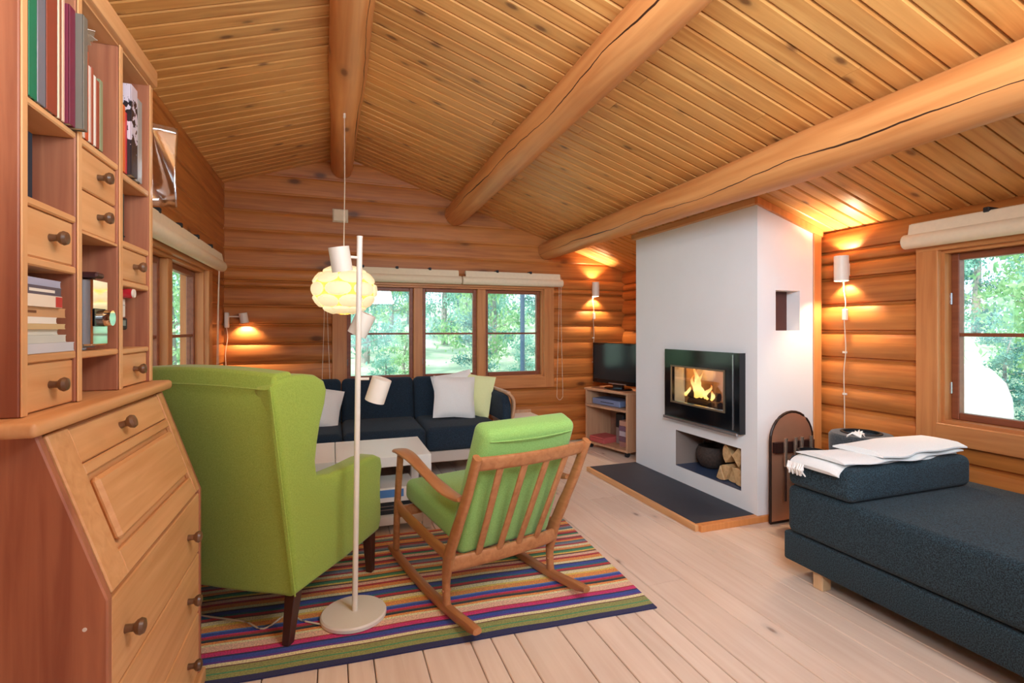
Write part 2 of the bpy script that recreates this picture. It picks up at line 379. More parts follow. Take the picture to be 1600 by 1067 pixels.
# ================================================================= WINDOWS
def window(name, loc, rz, x0, x1, z0, z1, posts, casing=0.11, muntz=1.155, handles=True, post_w=0.085, cz=None):
    w_ = structure(name, None, loc=loc, rz=rz); c = casing; T = 0.022; P0 = 0.032
    for (a, b) in ((x0-c, x0+0.006), (x1-0.006, x1+c)):
        part('casing_board', box(B(), a, b, P0-0.02, P0+T, z0-c, z1+0.02, 0.003), M['casez'], w_)
    part('casing_board', box(B(), x0-c, x1+c, P0-0.02, P0+T+0.002, z1-0.006, z1+0.085, 0.003), M['case'], w_)
    part('casing_board', box(B(), x0-0.002, x1+0.002, P0-0.02, P0+T+0.002, z0-c, z0+0.006, 0.003), M['case'], w_)
    for bx in ((x0-0.002, x0+0.022, z0, z1), (x1-0.022, x1+0.002, z0, z1)):
        part('jamb', box(B(), bx[0], bx[1], -0.12, P0-0.01, bx[2], bx[3]), M['casez'], w_)
    part('head', box(B(), x0+0.022, x1-0.022, -0.12, P0-0.01, z1-0.022, z1+0.002), M['case'], w_)
    part('sill', box(B(), x0+0.022, x1-0.022, -0.12, P0-0.004, z0-0.002, z0+0.024), M['case'], w_)
    xs = [x0+0.022]
    for p in posts:
        part('post', box(B(), p-post_w/2, p+post_w/2, -0.09, 0.012, z0+0.024, z1-0.022, 0.004), M['casez'], w_)
        xs += [p-post_w/2, p+post_w/2]
    xs.append(x1-0.022)
    for i in range(0, len(xs), 2):
        a, b = xs[i], xs[i+1]; s = 0.036; za, zt = z0+0.024, z1-0.022
        bm = B(); ya, yb = -0.075, -0.028
        box(bm, a, a+s, ya, yb, za, zt, 0.004); box(bm, b-s, b, ya, yb, za, zt, 0.004)
        box(bm, a+s, b-s, ya, yb, zt-s, zt, 0.004); box(bm, a+s, b-s, ya, yb, za, za+s, 0.004)
        sh = part('sash', bm, M['sash'], w_)
        part('muntin', box(B(), a+s, b-s, -0.062, -0.036, muntz-0.009, muntz+0.009), M['sash'], sh)
        for (p, q) in ((za+s, muntz-0.009), (muntz+0.009, zt-s)):
            part('pane', box(B(), a+s, b-s, -0.052, -0.048, p, q), M['glass'], sh)
        for hz in (z0+0.19, z1-0.26):
            part('hinge', cyl(B(), (b-0.004, -0.02, hz-0.03), (b-0.004, -0.02, hz+0.03), 0.006, n=8), M['steel'], sh)
    return w_
window('window_1', (0, YB, 0), PI, -2.08, -0.10, 0.70, 1.62, [-1.41, -0.775], casing=0.105)
window('window_2', (XR, 0, 0), PI/2, 0.50, 1.77, 0.70, 1.62, [1.12], casing=0.10, muntz=1.17)
window('window_3', (XL, 0, 0), -PI/2, -4.10, -2.60, 0.70, 1.62, [-3.35], casing=0.10)
window('window_4', (XR, 0, 0), PI/2, -1.70, -0.50, 0.70, 1.62, [-1.1], casing=0.10)
window('window_5', (0, YF, 0), 0, 0.20, 2.40, 0.70, 1.62, [0.93, 1.66], casing=0.10)

# blinds: rolled fabric under a flat head rail, with cords ---------------
def blind(label, loc, rz, x0, x1, z, cordx=None, cordz=0.5, roll=0.038):
    t = thing('rolled_blind', label, 'blind', loc, rz, 'linen window blinds')
    part('head_rail', box(B(), x0+0.03, x1-0.03, 0.058, 0.10, z+0.10, z+0.135, 0.004), M['rib'], t)
    bm = B(); prism(bm, [(0.100, z+0.13), (0.106, z+0.13), (0.122, z+0.05), (0.116, z+0.05)], x0+0.03, x1-0.03)
    part('front_fabric', bm, M['rib'], t)
    bm = B(); n = 20; pts = [(0.098+roll*1.0*math.cos(a), z+0.040+roll*1.05*math.sin(a)) for a in [2*PI*i/n for i in range(n)]]
    prism(bm, pts, x0, x1, bev=0.006); part('fabric_roll', bm, M['rib'], t, smooth=True)
    m = int((x1-x0)/0.55)+1
    for i in range(1, m+1):
        xx = x0+(x1-x0)*i/(m+1)
        part('bracket', box(B(), xx-0.012, xx+0.012, 0.03, 0.112, z+0.125, z+0.15, 0.003), M['blackm'], t)
    if cordx is not None:
        p = smoothpath([(cordx-0.012, 0.10, z+0.1), (cordx-0.014, 0.09, z-0.3), (cordx-0.035, 0.085, cordz+0.12), (cordx-0.03, 0.09, cordz+0.03), (cordx, 0.09, cordz), (cordx+0.03, 0.09, cordz+0.03), (cordx+0.03, 0.085, cordz+0.12), (cordx+0.012, 0.09, z-0.3), (cordx+0.012, 0.10, z+0.1)], 6)
        part('pull_cord', sweep(B(), p, 0.0022, 0.0022, n=6), M['cord'], t, smooth=True)
    return t
blind('cream linen blind rolled up above the right half of the back window', (0, YB, 0), PI, -2.26, -1.19, 1.635, -2.235, 0.46)
blind('cream linen blind rolled up above the left half of the back window', (0, YB, 0), PI, -1.18, 0.05, 1.635, 0.06, 0.62)
blind('cream linen blind rolled up above the window beside the navy daybed', (XR, 0, 0), PI/2, 0.40, 1.90, 1.635)
blind('cream linen blind rolled up above the left wall window, behind the bookcase', (XL, 0, 0), -PI/2, -4.28, -2.45, 1.625, -4.20, 0.5)

# ================================================================= BEAMS
def beam(label, p0, p1, r0, r1, mat=None, ex=1.0):
    p0 = Vector(p0); p1 = Vector(p1); L = (p1-p0).length
    t = bpy.data.objects.new('x', None)
    bm = B(); n = 32; K = 60; rings = []
    for i in range(K+1):
        f = i/K; r = r0+(r1-r0)*f; x = L*f
        wob = 0.004*math.sin(x*2.1+r0*90)+0.003*math.sin(x*4.7)
        rings.append([bm.verts.new((x, (r+wob+0.003*math.sin(3*a+x))*math.cos(a), (r+wob*0.5+0.003*math.sin(2*a+x*1.3))*math.sin(a))) for a in [2*PI*k/n for k in range(n)]])
    for a, b in zip(rings, rings[1:]):
        for k in range(n): bm.faces.new((a[k], a[(k+1) % n], b[(k+1) % n], b[k]))
    bm.faces.new(rings[0][::-1]); bm.faces.new(rings[-1])
    d = (p1-p0).normalized()
    o = single('roof_beam', bm, mat or M['beam'], label, 'beam', smooth=True, group='round log beams under the ceiling')
    o.location = p0; o.rotation_euler = d.to_track_quat('X', 'Z').to_euler(); return o
beam('round log ridge beam along the peak of the board ceiling', (0.08, YF+0.03, 2.672), (0.08, YB-0.02, 2.672), 0.098, 0.098, M['beam2'])
beam('round log beam across the middle of the right ceiling slope', (1.07, YF+0.03, 2.37), (1.14, YB-0.02, 2.325), 0.085, 0.110)
beam('thick round log beam nearest the fireplace and right wall', (2.07, YF+0.03, 2.005), (2.12, YB-0.02, 2.022), 0.128, 0.094)

# ================================================================= FIREPLACE
FX, FY0, FY1 = 2.49, 2.455, 3.79
def holed(bm, A, Bc, holes, f):
    """slab made of cells around rectangular holes; f maps (a0,a1,b0,b1) to a box"""
    aa = sorted({A[0], A[1]} | {h[0] for h in holes} | {h[1] for h in holes}); bb = sorted({Bc[0], Bc[1]} | {h[2] for h in holes} | {h[3] for h in holes})
    for a0, a1 in zip(aa, aa[1:]):
        for b0, b1 in zip(bb, bb[1:]):
            ca, cb = (a0+a1)/2, (b0+b1)/2
            if any(h[0] < ca < h[1] and h[2] < cb < h[3] for h in holes): continue
            f(bm, a0, a1, b0, b1)
fp = thing('fireplace', 'white plastered fireplace with glazed stove door, against the right log wall', 'fireplace', (2.78, 3.12, 0))
bm = B(); T_ = 0.10; zt = 1.86
fbx = (2.60, 3.27, 0.56, 1.00); nch = (2.588, 3.25, 0.152, 0.425)
holed(bm, (FY0, FY1), (0.03, zt), [fbx, nch], lambda b, a0, a1, b0, b1: box(b, FX, FX+T_, a0, a1, b0, b1))
sn = (2.638, 2.84, 1.19, 1.446)
holed(bm, (FX+T_, XR-0.045), (0.03, zt), [sn], lambda b, a0, a1, b0, b1: box(b, a0, a1, FY0, FY0+T_, b0, b1) )
box(bm, FX+T_, XR-0.045, FY1-T_, FY1, 0.03, zt)
bmesh.ops.remove_doubles(bm, verts=bm.verts, dist=0.0005)
part('plaster_body', bm, M['plaster'], fp, world=True)
# sloping top filling the gap to the ceiling
bm = B(); xr_ = XR-0.045
prism(bm, [(FX, zt-0.001), (xr_, zt-0.001), (xr_, max(zt, ceil_z(xr_)-0.005)), (FX, ceil_z(FX)-0.012)], FY0, FY1, f=lambda a, b, x: (a, x, b))
part('plaster_top', bm, M['plaster'], fp, world=True)
bm = B(); y0, y1, z0, z1 = nch; e_ = 0.004; M['lining'] = plain('niche_lining', (150,132,122), 0.8)  # even grey-brown tone for the niche walls
box(bm, FX+0.001, FX+0.42, y0, y1, z0-0.003, z0+0.001); box(bm, FX+0.001, FX+0.42, y0, y1, z1-0.001, z1+0.003)
box(bm, FX+0.001, FX+0.42, y0-0.003, y0+0.001, z0, z1); box(bm, FX+0.001, FX+0.42, y1-0.001, y1+0.003, z0, z1); box(bm, FX+0.42, FX+0.44, y0-0.02, y1+0.02, z0-0.02, z1+0.02)
part('log_niche_lining', bm, M['lining'], fp, world=True)
part('log_niche_floor', box(B(), FX+0.004, FX+0.41, y0+0.001, y1-0.001, z0, z0+0.006), plain('niche_floor', (58,74,104), 0.4), fp, world=True)
x0, x1, z0, z1 = sn
part('side_niche_back', box(B(), x0-0.02, x1+0.02, FY0+0.1003, FY0+0.12, z0-0.02, z1+0.02), plain('niche_plate', (86,44,36), 0.5), fp, world=True, label='dark red-brown niche back')
# stove insert
bm = B(); y0, y1, z0, z1 = fbx
box(bm, FX+0.36, FX+0.38, y0, y1, z0, z1); box(bm, FX+T_, FX+0.36, y0, y0+0.02, z0, z1); box(bm, FX+T_, FX+0.36, y1-0.02, y1, z0, z1)
box(bm, FX+T_, FX+0.36, y0, y1, z0, z0+0.03); box(bm, FX+T_, FX+0.36, y0, y1, z1-0.03, z1)
part('fire_chamber', bm, M['tan'], fp, world=True)
bm = B(); gy0, gy1, gz0, gz1 = 2.692, 3.235, 0.655, 0.915
D0, D1, DZ0, DZ1 = 2.555, 3.325, 0.525, 1.045
holed(bm, (D0, D1), (DZ0, DZ1), [(gy0, gy1, gz0, gz1)], lambda b, a0, a1, b0, b1: box(b, FX-0.045, FX-0.02, a0, a1, b0, b1))
box(bm, FX-0.02, FX, D0+0.012, D1-0.012, DZ0+0.012, gz0-0.03); box(bm, FX-0.02, FX, D0+0.012, D1-0.012, gz1+0.03, DZ1-0.012)
box(bm, FX-0.02, FX, D0+0.012, gy0-0.03, gz0-0.03, gz1+0.03); box(bm, FX-0.02, FX, gy1+0.03, D1-0.012, gz0-0.03, gz1+0.03)
dr = part('stove_door', bm, M['black'], fp, world=True)
bm = B()
for q in ((gy0-0.012, gy1+0.012, gz1, gz1+0.012), (gy0-0.012, gy1+0.012, gz0-0.012, gz0), (gy0-0.012, gy0, gz0, gz1), (gy1, gy1+0.012, gz0, gz1)):
    box(bm, FX-0.052, FX-0.044, *q)
part('inner_frame', bm, plain('bronze_frame', (140,122,100), 0.4, 0.6), fp, world=True)
part('door_glass', box(B(), FX-0.036, FX-0.030, gy0, gy1, gz0, gz1), M['fglass'], fp, world=True)
part('ash_lip', box(B(), FX-0.062, FX-0.044, D0+0.01, D1-0.0, DZ0-0.012, DZ0+0.008, 0.002), M['steel'], fp, world=True)
part('door_edge_strip', box(B(), FX-0.050, FX-0.044, D0+0.048, D0+0.058, DZ0+0.02, DZ1-0.012), M['steel'], fp, world=True)
part('door_side', box(B(), FX-0.047, FX-0.0005, D0-0.004, D0, DZ0, DZ1), M['blackm'], fp, world=True)
# hearth
ht = thing('hearth', 'dark slate hearth slab edged with wood in front of the white fireplace', 'hearth', (2.3, 3.14, 0))
part('slate_slab', box(B(), 2.045, FX-0.001, FY0+0.025, 3.80, 0.0, 0.040), M['slate'], ht, world=True)
part('wood_edging', box(B(), 2.020, 2.045, FY0, 3.815, 0.0, 0.038, 0.002), M['shelf'], ht, world=True)
part('wood_edging', box(B(), 2.045, XR-0.05, FY0-0.025+0.025, FY0+0.025, 0.0, 0.0375, 0.002), M['trim'], ht, world=True) if False else None
bm = B(); box(bm, 2.045, 3.0, FY0-0.022, FY0-0.001, 0, 0.0385, 0.002); box(bm, 2.045, FX-0.001, FY0-0.001, FY0+0.0245, 0, 0.0385)
part('wood_edging', bm, M['trim'], ht, world=True)
part('plinth', box(B(), FX+0.002, XR-0.05, FY0+0.001, FY1, 0, 0.0295), M['slate'], fp, world=True)
# wooden trim round the fireplace
structure('trim_3', box(B(), 2.952, XR-0.042, FY0-0.012, FY0-0.0005, 0.041, ceil_z(3.0)-0.03, 0.003), M['trim'])
th_ = 0.045
def slopeboard(xa, xb, ya, yb, t):
    bm = B(); prism(bm, [(xa, ceil_z(xa)-t), (xb, ceil_z(xb)-t), (xb, ceil_z(xb)-0.002), (xa, ceil_z(xa)-0.002)], ya, yb, f=lambda a, b, x: (a, x, b)); return bm
structure('trim_4', slopeboard(FX-0.02, XR-0.042, FY0-0.022, FY0-0.0005, th_), M['trim'])
structure('trim_5', slopeboard(FX-0.022, FX-0.0005, FY0-0.0, FY1+0.04, th_-0.004), M['shelf'])
# fire
def flame_mat():
    m = bpy.data.materials.new('flame'); m.use_nodes = True; nt = m.node_tree; nt.nodes.clear()
    o = N(nt, 'ShaderNodeOutputMaterial'); e = N(nt, 'ShaderNodeEmission'); tc = N(nt, 'ShaderNodeTexCoord'); sp = N(nt, 'ShaderNodeSeparateXYZ')
    nt.links.new(tc.outputs['Generated'], sp.inputs[0])
    r = N(nt, 'ShaderNodeValToRGB'); nt.links.new(sp.outputs[2], r.inputs[0])
    r.color_ramp.elements[0].color = lin((255,190,90)); r.color_ramp.elements[1].color = lin((255,120,30)); r.color_ramp.elements.new(0.4).color = lin((255,226,150))
    nt.links.new(r.outputs[0], e.inputs[0]); e.inputs[1].default_value = 2.2; nt.links.new(e.outputs[0], o.inputs[0]); return m
FM = flame_mat()
fire = thing('log_fire', 'burning log fire behind the stove glass', 'fire', (2.66, 3.13, 0.59))
for i, (a, b_, zz, r, rz_) in enumerate(((-0.17, 0.17, 0.04, 0.036, 0.1), (-0.15, 0.13, 0.045, 0.03, -0.35), (-0.12, 0.15, 0.10, 0.034, 0.3))):
    bm = cyl(B(), (0, a, 0), (0, b_, 0.01), r, r*0.85, n=9)
    part('burning_log', bm, plain('charred', (64,46,38), 0.9, var=0.4, scale=30, bump=0.5), fire, loc=(0.01*i-0.02, 0, zz), rot=(0, 0, rz_), smooth=True)
for i, (y_, h_, r, lean) in enumerate(((0.02, 0.24, 0.034, 0.02), (0.07, 0.17, 0.028, -0.03), (-0.04, 0.19, 0.030, 0.03), (-0.09, 0.11, 0.024, -0.02), (0.12, 0.10, 0.020, 0.02), (-0.14, 0.07, 0.018, 0.01), (0.045, 0.27, 0.016, 0.01), (-0.01, 0.14, 0.03, 0.0))):
    pts = []; ws = []
    for k in range(9):
        f = k/8; pts.append((-0.05+0.02*math.sin(f*5+i), y_+lean*f+0.014*math.sin(f*7+i*2), 0.09+h_*f)); ws.append(r*(0.55+0.9*f*(1-f)*2)*(1-f**2.2)+0.0006)
    part('flame', sweep(B(), pts, ws, [q*0.5 for q in ws], side=(0, 1, 0), n=8), FM, fire, smooth=True)
fl_ = bpy.data.lights.new('fire_glow', 'POINT'); fl_.energy = 1.6; fl_.color = (1, 0.55, 0.2); fl_.shadow_soft_size = 0.05
fo = bpy.data.objects.new('fire_glow', fl_); C.objects.link(fo); fo.location = (2.66, 3.10, 0.86)
# firewood in the niche, ends towards the room
zf = 0.1585; k = 0
def wedge(r, a):
    return [(0, 0)]+[(r*math.cos(t), r*math.sin(t)) for t in [a*(i/5)-a/2 for i in range(6)]]
for (yy, zz, r, ang, rot, d, lab) in ((2.642, 0.100, 0.098, 0.80, -PI/2, 0.0, 'split log on the niche floor, nearest the right edge of the niche'),
        (2.727, 0.100, 0.098, 0.80, -PI/2, 0.02, 'split log on the niche floor, in the middle of the pile'), (2.812, 0.100, 0.098, 0.80, -PI/2, -0.01, 'split log on the niche floor, next to the basket'),
        (2.6845, 0.014, 0.098, 0.78, PI/2, 0.01, 'split log wedged point down in the right half of the pile'), (2.7695, 0.014, 0.098, 0.78, PI/2, 0.0, 'split log wedged point down in the left half of the pile'),
        (2.722, 0.190, 0.090, 1.65, 0.0, 0.01, 'broad split log on top of the firewood pile, on the left'), (2.716, 0.190, 0.090, 1.65, PI, 0.0, 'broad split log on top of the firewood pile, on the right')):
    bm = B(); prism(bm, [(p[0]*math.cos(rot)-p[1]*math.sin(rot), p[0]*math.sin(rot)+p[1]*math.cos(rot)) for p in wedge(r, ang)], 0, 0.27, f=lambda a, b, x: (x, a, b), bev=0.003, seg=1)
    o = single('split_log', bm, M['splitw'], lab, 'firewood', group='firewood in the niche')
    o.location = (FX+0.04+d, yy, zf+zz)
bk = thing('log_basket', 'round dark wicker basket in the firewood niche', 'basket', (FX+0.20, 3.08, 0.1585))
part('wicker_bowl', lathe(B(), [(0.05, 0), (0.085, 0.02), (0.115, 0.07), (0.115, 0.13), (0.10, 0.165), (0.093, 0.163), (0.105, 0.125), (0.105, 0.08), (0.07, 0.03)], 28), M['wicker'], bk, smooth=True)
part('handle', sweep(B(), smoothpath([(0, -0.10, 0.16), (0.0, -0.06, 0.20), (0, 0, 0.215), (0, 0.06, 0.20), (0, 0.10, 0.16)], 5), 0.007, 0.007, n=8), M['wicker'], bk, smooth=True)

# fire tool board leaning by the fireplace
tb = thing('fire_tool_board', 'arched copper board with hanging fire irons beside the fireplace', 'fire tools', (2.70, 2.385, 0.0))
def arch(w_, h_, n=14): return [(-w_, 0), (w_, 0)]+[(w_*math.cos(PI*i/n), h_-w_+w_*math.sin(PI*i/n)) for i in range(n+1)]
bm = B(); prism(bm, arch(0.168, 0.675), 0, 0.012, f=lambda a, b, x: (a, x, b)); part('copper_panel', bm, M['copper'], tb, loc=(0, 0.004, 0.008))
pts = [(-0.172, 0.008, 0.01), (-0.172, 0.008, 0.25)]+[(0.172*math.cos(PI-PI*i/16), 0.008, 0.512+0.172*math.sin(PI*i/16)) for i in range(17)]+[(0.172, 0.008, 0.25), (0.172, 0.008, 0.01), (0.0, 0.008, 0.01), (-0.172, 0.008, 0.01)]
part('rim', sweep(B(), pts, 0.0085, 0.0085, n=8), plain('dark_iron', (52,36,30), 0.4, 0.5), tb)
part('hanging_rail', box(B(), -0.16, 0.16, -0.02, 0.003, 0.44, 0.505), plain('rail_dark', (50,26,22), 0.4), tb)
for i, (xx, L) in enumerate(((-0.095, 0.27), (-0.015, 0.30), (0.035, 0.26), (0.115, 0.30))):
    bm = B(); sweep(bm, [(xx, -0.034, 0.535), (xx, -0.034, 0.36)], [0.013, 0.010], [0.013, 0.008], side=(1, 0, 0), n=8); 
    part('tool_handle', bm, plain('tool_steel', (206,180,160), 0.25, 0.8), tb, smooth=True)
    part('tool_shaft', cyl(B(), (xx, -0.034, 0.37), (xx, -0.034, 0.42-L), 0.0065, n=8), plain('tool_iron', (70,46,40), 0.4, 0.5), tb, smooth=True)
hb = thing('coal_bucket', 'small black metal coal bucket beside the copper tool board', 'bucket', (2.685, 2.235, 0))
part('bucket_body', lathe(B(), [(0.060, 0), (0.072, 0.30), (0.076, 0.475), (0.070, 0.475), (0.055, 0.03)], 24), M['blackm'], hb, smooth=True)
part('bucket_rim', lathe(B(), [(0.069, 0.468), (0.079, 0.468), (0.079, 0.48), (0.069, 0.48)], 24, cap=False), M['blackm'], hb)

# ================================================================= LAMPS
def tube(bm, r, h, t=0.003, n=28, z0=0.0):
    lathe(bm, [(r-t, z0), (r, z0), (r, z0+h), (r-t, z0+h), (r-t, z0)], n, cap=False); return bm
def wall_cylinder(label, x, y, z, rz, r, h, cord_to, energy, power_box=None):
    t = thing('wall_lamp', label, 'lamp', (x, y, z), rz, 'white up-and-down wall lamps')
    part('lamp_shade', tube(B(), r, h, z0=-h/2), M['lampw'], t, loc=(0, 0.085, 0), smooth=True)
    part('bracket', box(B(), -0.02, 0.02, 0.035, 0.085-r+0.003, -0.045, 0.035, 0.004), M['lampw'], t)
    bm = B(); p = smoothpath([(0.012, 0.05, -0.04), (0.014, 0.046, -0.12), (0.002, 0.046, -0.22), (0.010, 0.048, -0.30), (0.0, 0.047, -0.5), (0.012, 0.047, -0.65), (0.008, 0.047, -0.9), (0.010, 0.047, cord_to)], 5)
    part('cord', sweep(bm, p, 0.003, 0.003, n=6), M['cord'], t, smooth=True)
    part('cord_switch', box(B(), -0.012, 0.016, 0.04, 0.062, -0.32, -0.25, 0.004), M['lampw'], t)
    for q in (-0.52, -0.78):
        part('cord_clip', box(B(), -0.003, 0.018, 0.038, 0.052, q-0.006, q+0.006), M['lampw'], t)
    part('bulb', lathe(B(), [(0.004, -0.02), (0.016, -0.012), (0.018, 0.0), (0.016, 0.012), (0.004, 0.02)], 12), emit('bulb_glow', (255,214,150), 6), t, loc=(0, 0.085, 0), smooth=True)
    for sgn in (1, -1):
        l = bpy.data.lights.new('lamp_spot', 'SPOT'); l.energy = energy*(1.0 if sgn < 0 else 0.8); l.color = (1.0, 0.72, 0.46); l.spot_size = math.radians(110); l.spot_blend = 0.6; l.shadow_soft_size = 0.02
        o = bpy.data.objects.new('lamp_spot', l); C.objects.link(o); o.parent = t
        o.location = (0, 0.085, sgn*h*0.30); o.rotation_euler = (0 if sgn < 0 else PI, 0, 0)
    return t
wall_cylinder('white cylinder wall lamp left of the window beside the daybed', XR, 2.275, 1.575, PI/2, 0.040, 0.155, -1.42, 17)
wall_cylinder('white cylinder wall lamp on the back wall above the television', 2.66, YB, 1.625, PI, 0.038, 0.155, -1.0, 18)
# little spot on the back-left corner
t = thing('reading_spot', 'small white reading spotlight in the back left corner with cord', 'lamp', (XL+0.02, 4.84, 1.275), 0)
part('base_plate', box(B(), 0.0, 0.03, -0.03, 0.03, -0.065, 0.065, 0.006), M['lampw'], t)
part('arm', cyl(B(), (0.03, 0, 0.03), (0.11, -0.015, 0.03), 0.006, n=10), M['lampw'], t, smooth=True)
part('lamp_head', tube(B(), 0.033, 0.085, z0=-0.045), M['lampw'], t, loc=(0.145, -0.02, 0.022), rot=(0.1, -0.15, 0), smooth=True)
part('head_cap', cyl(B(), (0, 0, 0.036), (0, 0, 0.040), 0.0325, n=24), M['lampw'], t, loc=(0.145, -0.02, 0.022), rot=(0.1, -0.15, 0))
part('cord', sweep(B(), smoothpath([(0.012, 0, -0.06), (0.02, 0.0, -0.15), (0.004, 0, -0.3), (0.014, 0, -0.5), (0.006, 0, -0.8)], 5), 0.003, 0.003, n=6), M['cord'], t, smooth=True)
l = bpy.data.lights.new('lamp_spot', 'SPOT'); l.energy = 16; l.color = (1.0, 0.72, 0.46); l.spot_size = math.radians(120); l.spot_blend = 0.5; l.shadow_soft_size = 0.02
o = bpy.data.objects.new('lamp_spot', l); C.objects.link(o); o.parent = t; o.location = (0.145, -0.02, 0.01)
# pendant: ball of interlocking white shade pieces ---------------------
pd = thing('pendant_lamp', 'lit cream ball pendant of interlocking pieces hanging on a white cord', 'lamp', (0.07, 3.4, 1.448))
def shade_mat():
    m = bpy.data.materials.new('shade_sheet'); m.use_nodes = True; nt = m.node_tree; b = nt.nodes['Principled BSDF']
    b.inputs['Base Color'].default_value = lin((248,244,222)); b.inputs['Roughness'].default_value = 0.6
    b.inputs['Emission Color'].default_value = lin((250,240,190)); b.inputs['Emission Strength'].default_value = 0.30
    tr = N(nt, 'ShaderNodeBsdfTranslucent'); tr.inputs[0].default_value = lin((252,250,232)); x = N(nt, 'ShaderNodeMixShader'); x.inputs[0].default_value = 0.12
    o = nt.nodes['Material Output']; nt.links.new(b.outputs[0], x.inputs[1]); nt.links.new(tr.outputs[0], x.inputs[2]); nt.links.new(x.outputs[0], o.inputs[0]); return m
SM = shade_mat(); 
def shade_mat2():
    m = shade_mat(); m.name = 'shade_inner'; nt = m.node_tree
    nt.nodes['Principled BSDF'].inputs['Base Color'].default_value = lin((200,160,70)); nt.nodes['Principled BSDF'].inputs['Emission Color'].default_value = lin((206,158,60)); nt.nodes['Principled BSDF'].inputs['Emission Strength'].default_value = 0.2
    for n_ in nt.nodes:
        if n_.type == 'BSDF_TRANSLUCENT': n_.inputs[0].default_value = lin((226,190,104))
    return m
def shade_bm(R, sq, base, rowsel):
    return None
RR, SQ = 0.196, 0.80
def sph(u_, v_, R): return (R*math.cos(v_)*math.cos(u_), R*math.cos(v_)*math.sin(u_), R*SQ*math.sin(v_))
lathe_pts = [(0.03, -RR*SQ*0.985)]+[((RR-0.012)*math.cos(a), (RR-0.012)*SQ*math.sin(a)) for a in [(-1.35+2.7*i/18) for i in range(19)]]
isd = part('inner_shade', lathe(B(), lathe_pts, 36, cap=False), shade_mat2(), pd, smooth=True)
# leaf pieces in staggered rows, each a bulging curved lozenge standing proud of the ball
npc = 9
def leaf_piece():
    bm = B(); n = 18; g = []
    W, Hh = 0.40, 0.34
    cen = bm.verts.new(sph(0, 0, RR+0.010)); ring = []
    for k in range(n):
        t_ = 2*PI*k/n
        ux = W*math.copysign(abs(math.cos(t_))**1.0, math.cos(t_)); vz = Hh*math.sin(t_)*(0.62+0.38*abs(math.cos(t_))**2)*0.9
        ring.append((ux, vz))
    mid = [bm.verts.new(sph(a*0.6, b_*0.6, RR+0.010)) for a, b_ in ring]; out = [bm.verts.new(sph(a, b_, RR-0.001)) for a, b_ in ring]; inn = [bm.verts.new(sph(a, b_, RR-0.006)) for a, b_ in ring]
    for k in range(n):
        k2 = (k+1) % n; bm.faces.new((cen, mid[k], mid[k2])); bm.faces.new((mid[k], out[k], out[k2], mid[k2])); bm.faces.new((out[k], inn[k], inn[k2], out[k2]))
    return bm
lp = {}
def leaf_row(v0, scale, off, cnt):
    bm = B(); n = 16; W, Hh = 0.415*scale[0], 0.300*scale[1]
    def pt(a, b_, R): return sph(a, v0+b_, R)
    cen = bm.verts.new(pt(0, 0, RR+0.009)); ring = [(W*math.cos(2*PI*k/n), Hh*math.sin(2*PI*k/n)) for k in range(n)]
    mid = [bm.verts.new(pt(a*0.65, b_*0.65, RR+0.008)) for a, b_ in ring]; out = [bm.verts.new(pt(a, b_*(0.86 if abs(b_) > Hh*0.9 else 1.0), RR+0.001)) for a, b_ in ring]; inn = [bm.verts.new(pt(a*0.98, b_*0.98, RR-0.009)) for a, b_ in ring]
    for k in range(n):
        k2 = (k+1) % n; bm.faces.new((cen, mid[k], mid[k2])); bm.faces.new((mid[k], out[k], out[k2], mid[k2])); bm.faces.new((out[k], inn[k], inn[k2], out[k2]))
    me = mesh('shade_piece', bm, SM, True)
    for k in range(cnt): put('shade_piece', me, pd, rot=(0, 0, 2*PI*(k+off)/cnt))
for v0, s_, off, cnt in ((0.0, (1.0, 1.0), 0.0, 7), (0.53, (1.08, 1.0), 0.5, 7), (-0.53, (1.08, 1.0), 0.5, 7), (1.03, (1.5, 0.85), 0.0, 7), (-1.03, (1.5, 0.85), 0.0, 7)):
    leaf_row(v0, s_, off, cnt)
part('cord', sweep(B(), [(0.0, 0, 0.10), (-0.003, 0, 0.3), (0.002, 0, 0.7), (0.0, 0, 1.122)], 0.0032, 0.0032, n=6), M['cord'], pd, smooth=True)
part('cord_hook', cyl(B(), (0, 0, 1.10), (0, 0, 1.128), 0.008, n=10), M['lampw'], pd)
part('bulb', lathe(B(), [(0.006, -0.05), (0.028, -0.03), (0.032, 0.0), (0.02, 0.04), (0.012, 0.07)], 14), emit('pendant_bulb', (255,236,200), 5), pd, smooth=True)
pl = bpy.data.lights.new('pendant_light', 'POINT'); pl.energy = 14; pl.color = (1, 0.93, 0.78); pl.shadow_soft_size = 0.06
po = bpy.data.objects.new('pendant_light', pl); C.objects.link(po); po.parent = pd; po.location = (0, 0, 0.02)
